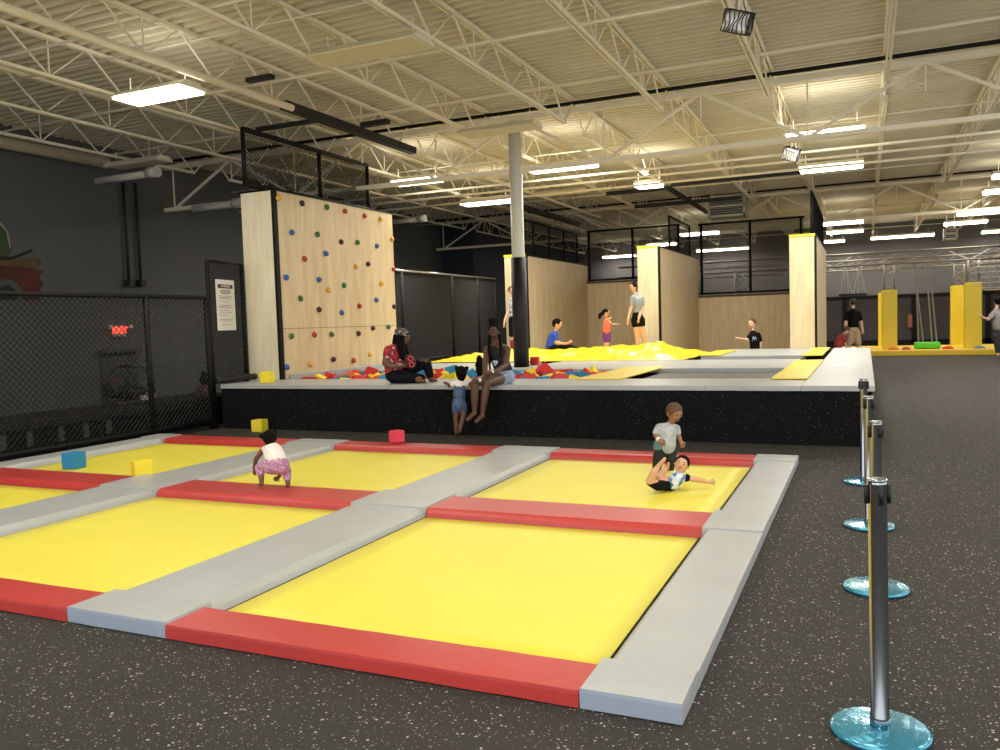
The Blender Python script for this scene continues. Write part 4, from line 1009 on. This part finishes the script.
figure('woman in floral cap and red floral shirt sitting sideways on the platform edge', D, 'dark',
  [[(402.5, 340, .02, 3.4), (399, 345, 0, 3.4), (395, 352, 0, 8.4), (393, 364, 0, 8.4), (394, 374, 0, 8.8)],
   [(394, 349, .05, 4.6), (389, 350, .12, 4.4), (385.5, 363, .16, 3.6), (392, 366.5, .2, 3.0), (400, 366, .24, 2.2)],
   [(399, 349, -.05, 4.4), (404, 356, -.12, 3.4), (410, 366, -.1, 2.9), (419, 362.5, -.02, 2.4), (424, 360.5, .02, 2.0)],
   [(394, 376, .06, 6.6), (407, 378, .16, 5.6), (421, 379, .2, 4), (418, 379.6, .28, 3)],
   [(396, 376, -.08, 6.6), (411, 369, -.06, 5.6), (426, 362.5, -.02, 4.3), (428.5, 372, .0, 3.6), (430.5, 379, .02, 2.6)]],
  [('shirt', RF, [[(398, 346.5, 0, 5.4), (395, 352, 0, 9.2), (393, 363, 0, 9.2), (393.6, 371, 0, 9.2)], [(393, 349.5, .06, 5.4), (388.8, 350.5, .12, 5.2), (387.2, 356, .14, 4.6)], [(399, 349.5, -.05, 5), (403, 354.5, -.11, 4.4)]]),
   ('jeans', JN, [[(394, 374.6, 0, 9.2)], [(394, 376, .06, 7.6), (407, 377.8, .16, 6.4), (421, 378.6, .2, 4.8)], [(396, 376, -.08, 7.4), (411, 369, -.06, 6.4), (426.3, 362.8, -.02, 5.2), (428.6, 371, .0, 4.5), (430, 375, .02, 4)]])],
  head=(403.6, 337.5, .02, 5.2, (.85, -.35, .45), (.1, 1, 0), HAIR, [[(397.5, 337, .0, 4.6), (396.5, 346, 0, 5), (397, 354, .04, 3.4)], [(400, 338, .08, 4), (401, 348, .13, 4.4), (403, 357, .16, 3.4)], [(404, 346, -.04, 3.4), (407, 354, 0, 3)]]),
  hands=[(400.5, 366, .25, 1, -.1, 4), (424.5, 360.8, .03, .9, .5, 4)],
  feet=[(430.5, 380, .02, 436, 380.8, .05, 2.2), (418, 380.6, .30, 425, 381.4, .33, 2.2)], extra=cap)
b = NB(); Dp = D-.2
chain(b, [(409, 359, .0, 5), (411, 364, .0, 5.6)], Dp)
bag = thing('cloth_bag', 'red cloth pouch with ring pattern held on the lap of the woman in the cap', 'bag', far(410, 370, Dp)); build('pouch', remesh(b, .02, 2), mat('dark red cloth', '4e141c', .8), bag)
for (x, y) in ((410.5, 358.6), (411.6, 364.6)):
    b = NB(); c0 = far(x, y, Dp-.075*1.05)
    pts = [c0+RT*.035*math.cos(2*math.pi*i/14)+UP*.035*math.sin(2*math.pi*i/14) for i in range(15)]
    for p, q in zip(pts, pts[1:]): rod(b, p, q, .009, 6)
    o = build('ring_print', b, mat('pink ring print', 'd8545e', .8), bag)

# person behind the left fence
D = depth(at(205, 395, 'x', -10.75))
figure('person in plum patterned top sitting on the bench behind the mesh fence', D, 'dark',
  [[(205, 385, 0, 3), (205, 390, 0, 2.8), (204, 394, 0, 8), (204, 402, 0, 9)], [(200, 391, 0, 4), (196, 394, 0, 3.4), (194, 402, .1, 3)], [(208, 391, 0, 4), (212, 394, 0, 3.4), (214, 402, .1, 3)], [(203, 403, 0, 7), (200, 405, .25, 5)]],
  [('top', printed('plum patterned top', '3a1c2a', ['6a4458', '2a1420'], 25), [[(204.5, 391, 0, 6), (204, 395, 0, 9), (204, 403, 0, 9.8)], [(200, 391, 0, 4.8), (196, 394.5, 0, 4.4), (194.5, 400, .06, 4)], [(208, 391, 0, 4.8), (212, 394.5, 0, 4.4), (213.5, 400, .06, 4)]])],
  head=(205, 381.5, 0, 4.4, (.3, 0, -1), (0, 1, 0), HAIR, [[(204, 376, 0, 2.6), (203.6, 373.5, 0, 2.8)]]))

# people farther back
D = depth((-8.6, 21.2, .75))
figure('youth in patterned vest and black shorts standing half hidden behind the column', D, 'fair',
  [[(511.5, 295, 0, 1.5), (512, 298, 0, 1.5), (513, 303, 0, 4), (513.5, 315, 0, 3.8)], [(510.5, 301, 0, 1.8), (508.4, 311, 0, 1.5), (505, 319, .05, 1.2), (504, 325, .1, 1)], [(516, 301, 0, 1.8), (519, 312, 0, 1.4), (519.5, 322, 0, 1)],
   [(511.8, 320, 0, 2.8), (512, 335, 0, 2.1), (512.3, 352, 0, 1.4)], [(515.5, 320, 0, 2.8), (516, 335, 0, 2.1), (516.3, 352, 0, 1.4)]],
  [('vest', printed('grey patterned vest', 'c2c8cc', ['5d6a76', '8fa6b4'], 20), [[(512.6, 300.5, 0, 3.4), (513, 304, 0, 4.5), (513.4, 315.5, 0, 4.4)]]),
   ('shorts', BLKC, [[(513.6, 318, 0, 4.6)], [(511.8, 320, 0, 3.7), (512, 334.5, 0, 3.4)], [(515.6, 320, 0, 3.6), (516, 334.5, 0, 3.4)]]),
   ('socks', cmat('red socks', '9c2026'), [[(512.2, 341, 0, 2.2), (512.3, 348, 0, 1.9)]])],
  head=(511.4, 290.5, 0, 3.1, (.5, 0, 1), (0, 1, 0), BROWNH), hands=[(504, 325, .1, -.1, 1, 1.6)], feet=[(512.3, 354, 0, 511.5, 355, .12, 1.2), (516.3, 354, 0, 516.5, 355, .12, 1.2)])
D = depth((-6.2, 20.6, .8))
figure('boy in blue shirt and black trousers sitting before the left plywood bay', D, 'tan',
  [[(556.5, 328, 0, 1.8), (555.5, 331.5, 0, 1.7), (553, 337, 0, 4.6), (550.5, 346, 0, 4.6)], [(554.5, 335, .08, 2.4), (556, 342, .12, 2), (563, 344, .12, 1.5), (569, 342.5, .12, 1.1)],
   [(552, 348.5, .06, 3.6), (562, 345.5, .08, 2.8), (571, 347, .08, 2.1), (579, 350, .08, 1.5)], [(552, 348.5, -.1, 3.4), (565, 347, -.1, 2.6), (578, 350, -.1, 1.5)]],
  [('shirt', cmat('royal blue cotton', '2448b4'), [[(555, 333.5, 0, 3.2), (553, 337.5, 0, 5.2), (550.8, 346, 0, 5.4)], [(554.5, 335, .08, 3.1), (555.6, 340, .1, 2.8)]]),
   ('trousers', BLKC, [[(551, 348, 0, 4.8)], [(552, 348.5, .06, 4.2), (562, 345.8, .08, 3.3), (571, 347.2, .08, 2.7), (578.5, 350, .08, 2)], [(552, 348.5, -.1, 4), (565, 347, -.1, 3.1), (577, 350, -.1, 2)]])],
  head=(557.2, 324.4, 0, 4.2, (1, -.15, .2), (0, 1, 0), HAIR), hands=[(569, 342.5, .12, .9, -.45, 2.4)], feet=[(579, 350, .08, 584.5, 350.4, .08, 1.3), (578, 350.5, -.1, 583, 351, -.1, 1.3)])
D = depth((-5.4, 20.3, .8))
figure('small girl with ponytail in orange top and purple leggings pointing at the woman in grey', D, 'tan',
  [[(606, 316, 0, 1.3), (606.2, 318.5, 0, 1.3), (606.5, 323, 0, 3), (606.6, 331, 0, 3.1)], [(608.3, 321, 0, 1.5), (612.5, 324.3, 0, 1.1), (618, 324.4, 0, .9)], [(604.2, 321.5, 0, 1.4), (608, 319.5, .12, 1.1), (611, 318, .14, .9)],
   [(605, 332, 0, 2.2), (605.2, 341, 0, 1.7), (605, 348.5, 0, 1.1)], [(608.2, 332, 0, 2.2), (608.4, 341, 0, 1.7), (608, 348.5, 0, 1.1)]],
  [('top', cmat('orange pink top', 'ef6a4c'), [[(606.3, 320.5, 0, 2.8), (606.5, 324, 0, 3.7), (606.6, 331, 0, 4.2)]]),
   ('leggings', cmat('purple leggings', '6a2f86'), [[(605, 332.5, 0, 2.9), (605.2, 341, 0, 2.3)], [(608.2, 332.5, 0, 2.9), (608.3, 341, 0, 2.3)]])],
  head=(605.8, 313, 0, 3.1, (1, 0, .2), (0, 1, 0), HAIR, [[(602, 313, 0, 1.6), (600, 315, 0, 2), (599.6, 318, 0, 1.4)]]), hands=[(618, 324.4, 0, 1, 0, 1.5)], feet=[(605, 349.8, 0, 605.5, 350.6, .1, 1), (608, 349.8, 0, 608.8, 350.6, .1, 1)])
D = depth((-4.55, 20.3, .8))
figure('woman in grey T-shirt and black shorts standing before the middle plywood wall', D, 'tan',
  [[(634, 291.5, 0, 1.8), (635, 294, 0, 1.8), (636.5, 300, 0, 5), (637.2, 311, 0, 4.3), (637.8, 318, 0, 5)], [(633, 298, .1, 2.2), (631.2, 308, .1, 1.8), (628.8, 316, .16, 1.4), (627.6, 322, .2, 1.1)], [(641, 298, 0, 2.3), (642.4, 308, 0, 1.9), (640, 315, .12, 1.5), (638.4, 320, .16, 1.1)],
   [(635.5, 320, 0, 3.8), (637, 335, 0, 2.6), (637.3, 347.5, 0, 1.6)], [(640.5, 320, 0, 3.8), (643, 335, 0, 2.7), (645.8, 346, -.05, 1.6)]],
  [('shirt', cmat('grey T-shirt', '8d9392'), [[(635.8, 296, 0, 3.6), (636.6, 301, 0, 5.8), (637.2, 310.5, 0, 5.1)], [(633, 298, .08, 3), (631.8, 304, .1, 2.6)], [(641, 298.4, 0, 3.1), (642, 304, 0, 2.7)]]),
   ('shorts', BLKC, [[(637.4, 315, 0, 5.2), (637.8, 318.5, 0, 5.9)], [(635.3, 320, 0, 4.6), (635.8, 324.5, 0, 4.3)], [(640.6, 320, 0, 4.6), (641.2, 324.3, 0, 4.2)]])],
  head=(633.4, 287.4, 0, 3.5, (-.9, -.1, .6), (0, 1, 0), HAIR, [[(635, 282.3, 0, 1.6), (635.6, 281, 0, 1.4)]]), hands=[(627.6, 322, .2, -.1, 1, 2), (638.4, 320, .16, -.2, 1, 2)], feet=[(637.3, 349.5, 0, 635, 350.6, .14, 1.5), (645.8, 348.3, -.05, 645.6, 349.6, .1, 1.5)])
D = depth((-3.0, 22.5, .4))
def tee(root, D, k):
    b = NB()
    for pts in ([(752.3, 341.5, .115, .45), (753.3, 336.5, .125, .45), (754.3, 340, .13, .45), (755.6, 336.8, .125, .45), (756.5, 341.5, .115, .45)],):
        for p, q in zip(pts, pts[1:]): rod(b, far(p[0], p[1], D-p[2]), far(q[0], q[1], D-q[2]), .012, 6)
    build('shirt_emblem', b, cmat('pale blue print', '8fa2b4'), root)
figure('boy in black T-shirt with pale emblem reaching out one arm behind the platform pads', D, 'fair',
  [[(752.5, 328, 0, 1.7), (753, 331, 0, 1.7), (754.3, 336, 0, 4.4), (755, 347, 0, 4.2), (755, 352, 0, 4.6)], [(751.5, 334.5, .03, 2), (747, 340, .08, 1.6), (741.5, 338.8, .12, 1.3), (738.8, 338, .14, 1.0)], [(758, 334.5, 0, 2), (760.4, 342, 0, 1.7), (760, 349, 0, 1.4)],
   [(753, 354, 0, 3), (753, 364, 0, 2.4), (753, 372, 0, 1.6)], [(757.5, 354, 0, 3), (757.5, 364, 0, 2.4), (757.5, 372, 0, 1.6)]],
  [('shirt', BLKC, [[(753, 332.8, 0, 3), (754.4, 336.5, 0, 5.1), (755, 348, 0, 5)], [(751.5, 334.8, .03, 2.9), (748.6, 338, .06, 2.4)], [(758, 335, 0, 2.9), (760, 340, 0, 2.5)]]),
   ('shorts', cmat('dark shorts', '22242a'), [[(755, 352, 0, 5)], [(753, 354, 0, 3.8), (753, 362, 0, 3.3)], [(757.5, 354, 0, 3.8), (757.5, 362, 0, 3.3)]])],
  head=(752, 323.8, 0, 3.8, (-.8, 0, .7), (0, 1, 0), cmat('light brown hair', '5f4229')), hands=[(738.8, 338, .14, -1, -.05, 2.2)], feet=[(753, 373, 0, 752, 374, .15, 1.6), (757.5, 373, 0, 757, 374, .15, 1.6)], extra=tee)
D = depth((-1.1, 29.5, .5))
figure('man in black T-shirt and beige shorts seen from behind near the obstacle course', D, 'fair',
  [[(853, 306.5, 0, 1.7), (853, 309, 0, 1.8), (852.6, 314, 0, 5), (852.6, 326, 0, 4.6), (852.6, 331, 0, 4.8)], [(849, 312, 0, 2.1), (845.8, 322, 0, 1.8), (845.4, 331, .05, 1.3)], [(857.5, 312, 0, 2.1), (861, 322, 0, 1.8), (862.6, 331, .05, 1.3)],
   [(850, 333, 0, 3.4), (849, 345, 0, 2.5), (848.6, 356, 0, 1.7)], [(856, 333, 0, 3.4), (858.4, 345, 0, 2.5), (859.4, 356, 0, 1.7)]],
  [('shirt', BLKC, [[(853, 310.8, 0, 3.2), (852.6, 315, 0, 5.9), (852.6, 325.5, 0, 5.6)], [(848.8, 312.4, 0, 3), (846.4, 319, 0, 2.7)], [(857.5, 312.4, 0, 3), (860, 319, 0, 2.7)]]),
   ('shorts', cmat('beige cloth', 'b29a78'), [[(852.6, 330, 0, 5.6)], [(850, 333, 0, 4.4), (849.4, 343, 0, 3.6)], [(856, 333, 0, 4.4), (857.8, 343, 0, 3.6)]])],
  head=(853, 302.8, 0, 3.1, (0, 0, -1), (0, 1, 0), BROWNH), hands=[(845.4, 331, .05, 0, 1, 2), (862.6, 331, .05, 0, 1, 2)], feet=[(848.6, 357.5, 0, 848, 357.6, -.15, 1.5), (859.4, 357.5, 0, 860, 357.6, -.15, 1.5)])
D = depth((-1.5, 28.8, .5))
figure('small fair haired child in red top bending beside the man in beige shorts', D, 'fair',
  [[(845, 333, 0, 1.4), (843, 335, 0, 1.5), (840.5, 339, 0, 3.8), (838, 345, 0, 4)], [(843, 337, .1, 1.6), (845, 343, .12, 1.2), (846, 348, .12, 1)], [(837, 347, 0, 2.6), (840, 352, .1, 2), (838, 358, 0, 1.4)], [(840, 347, 0, 2.6), (843, 352, .1, 2), (842, 358, 0, 1.4)]],
  [('top', cmat('red cotton', '9c3434'), [[(843, 335.6, 0, 2.6), (840.6, 339, 0, 4.5), (838, 345.5, 0, 4.8)], [(843, 337, .1, 2.4), (844.6, 341, .12, 2)]])],
  head=(846, 330.5, 0, 3.2, (.8, -.5, -.2), (0, 1, 0), cmat('light brown hair', '5f4229')), hands=[(846, 348, .12, .2, 1, 1.5)], feet=[(838, 359, 0, 839, 359.6, .1, 1.2), (842, 359, 0, 843, 359.6, .1, 1.2)])
D = depth((3.9, 29.5, .5))
figure('adult in grey shirt at the right edge reaching toward the yellow padded post', D, 'fair',
  [[(997, 306.5, 0, 1.8), (996.5, 309, 0, 1.8), (997.5, 315, 0, 5.2), (999, 328, 0, 4.8), (999.5, 333, 0, 5)], [(993.5, 313.5, .05, 2.2), (988.5, 319.5, .1, 1.7), (983.5, 318, .14, 1.4), (981, 315.8, .16, 1.1)], [(1003, 313.5, 0, 2.2), (1007, 322, 0, 1.8), (1007, 330, 0, 1.3)],
   [(997, 336, 0, 3.5), (998, 345, 0, 2.6), (998.5, 353, 0, 1.8)], [(1003, 336, 0, 3.5), (1004, 345, 0, 2.6), (1004, 353, 0, 1.8)]],
  [('shirt', cmat('grey marl shirt', '8b8784'), [[(996.6, 311, 0, 3.4), (997.5, 316, 0, 6), (999, 327, 0, 5.8)], [(993.6, 313.8, .05, 3.1), (990, 318, .09, 2.6)], [(1003, 314, 0, 3.1), (1006, 320, 0, 2.6)]]),
   ('trousers', cmat('charcoal trousers', '2b2c30'), [[(999.5, 332, 0, 5.6)], [(997, 336, 0, 4.3), (998.4, 351, 0, 3)], [(1003, 336, 0, 4.3), (1004, 351, 0, 3)]])],
  head=(997.5, 302.4, 0, 3.2, (.2, 0, -1), (0, 1, 0), HAIR), hands=[(981, 315.8, .16, -.8, -.6, 2)], feet=[(998.5, 354.5, 0, 998, 355, .12, 1.6), (1004, 354.5, 0, 1004.5, 355, .12, 1.6)])

# ------------------------------------------------------------------ ambient light of the rest of the hall
w = bpy.data.worlds.new('world'); S.world = w; w.use_nodes = True
w.node_tree.nodes['Background'].inputs[0].default_value = (.93, .96, 1, 1)
w.node_tree.nodes['Background'].inputs[1].default_value = 1.35
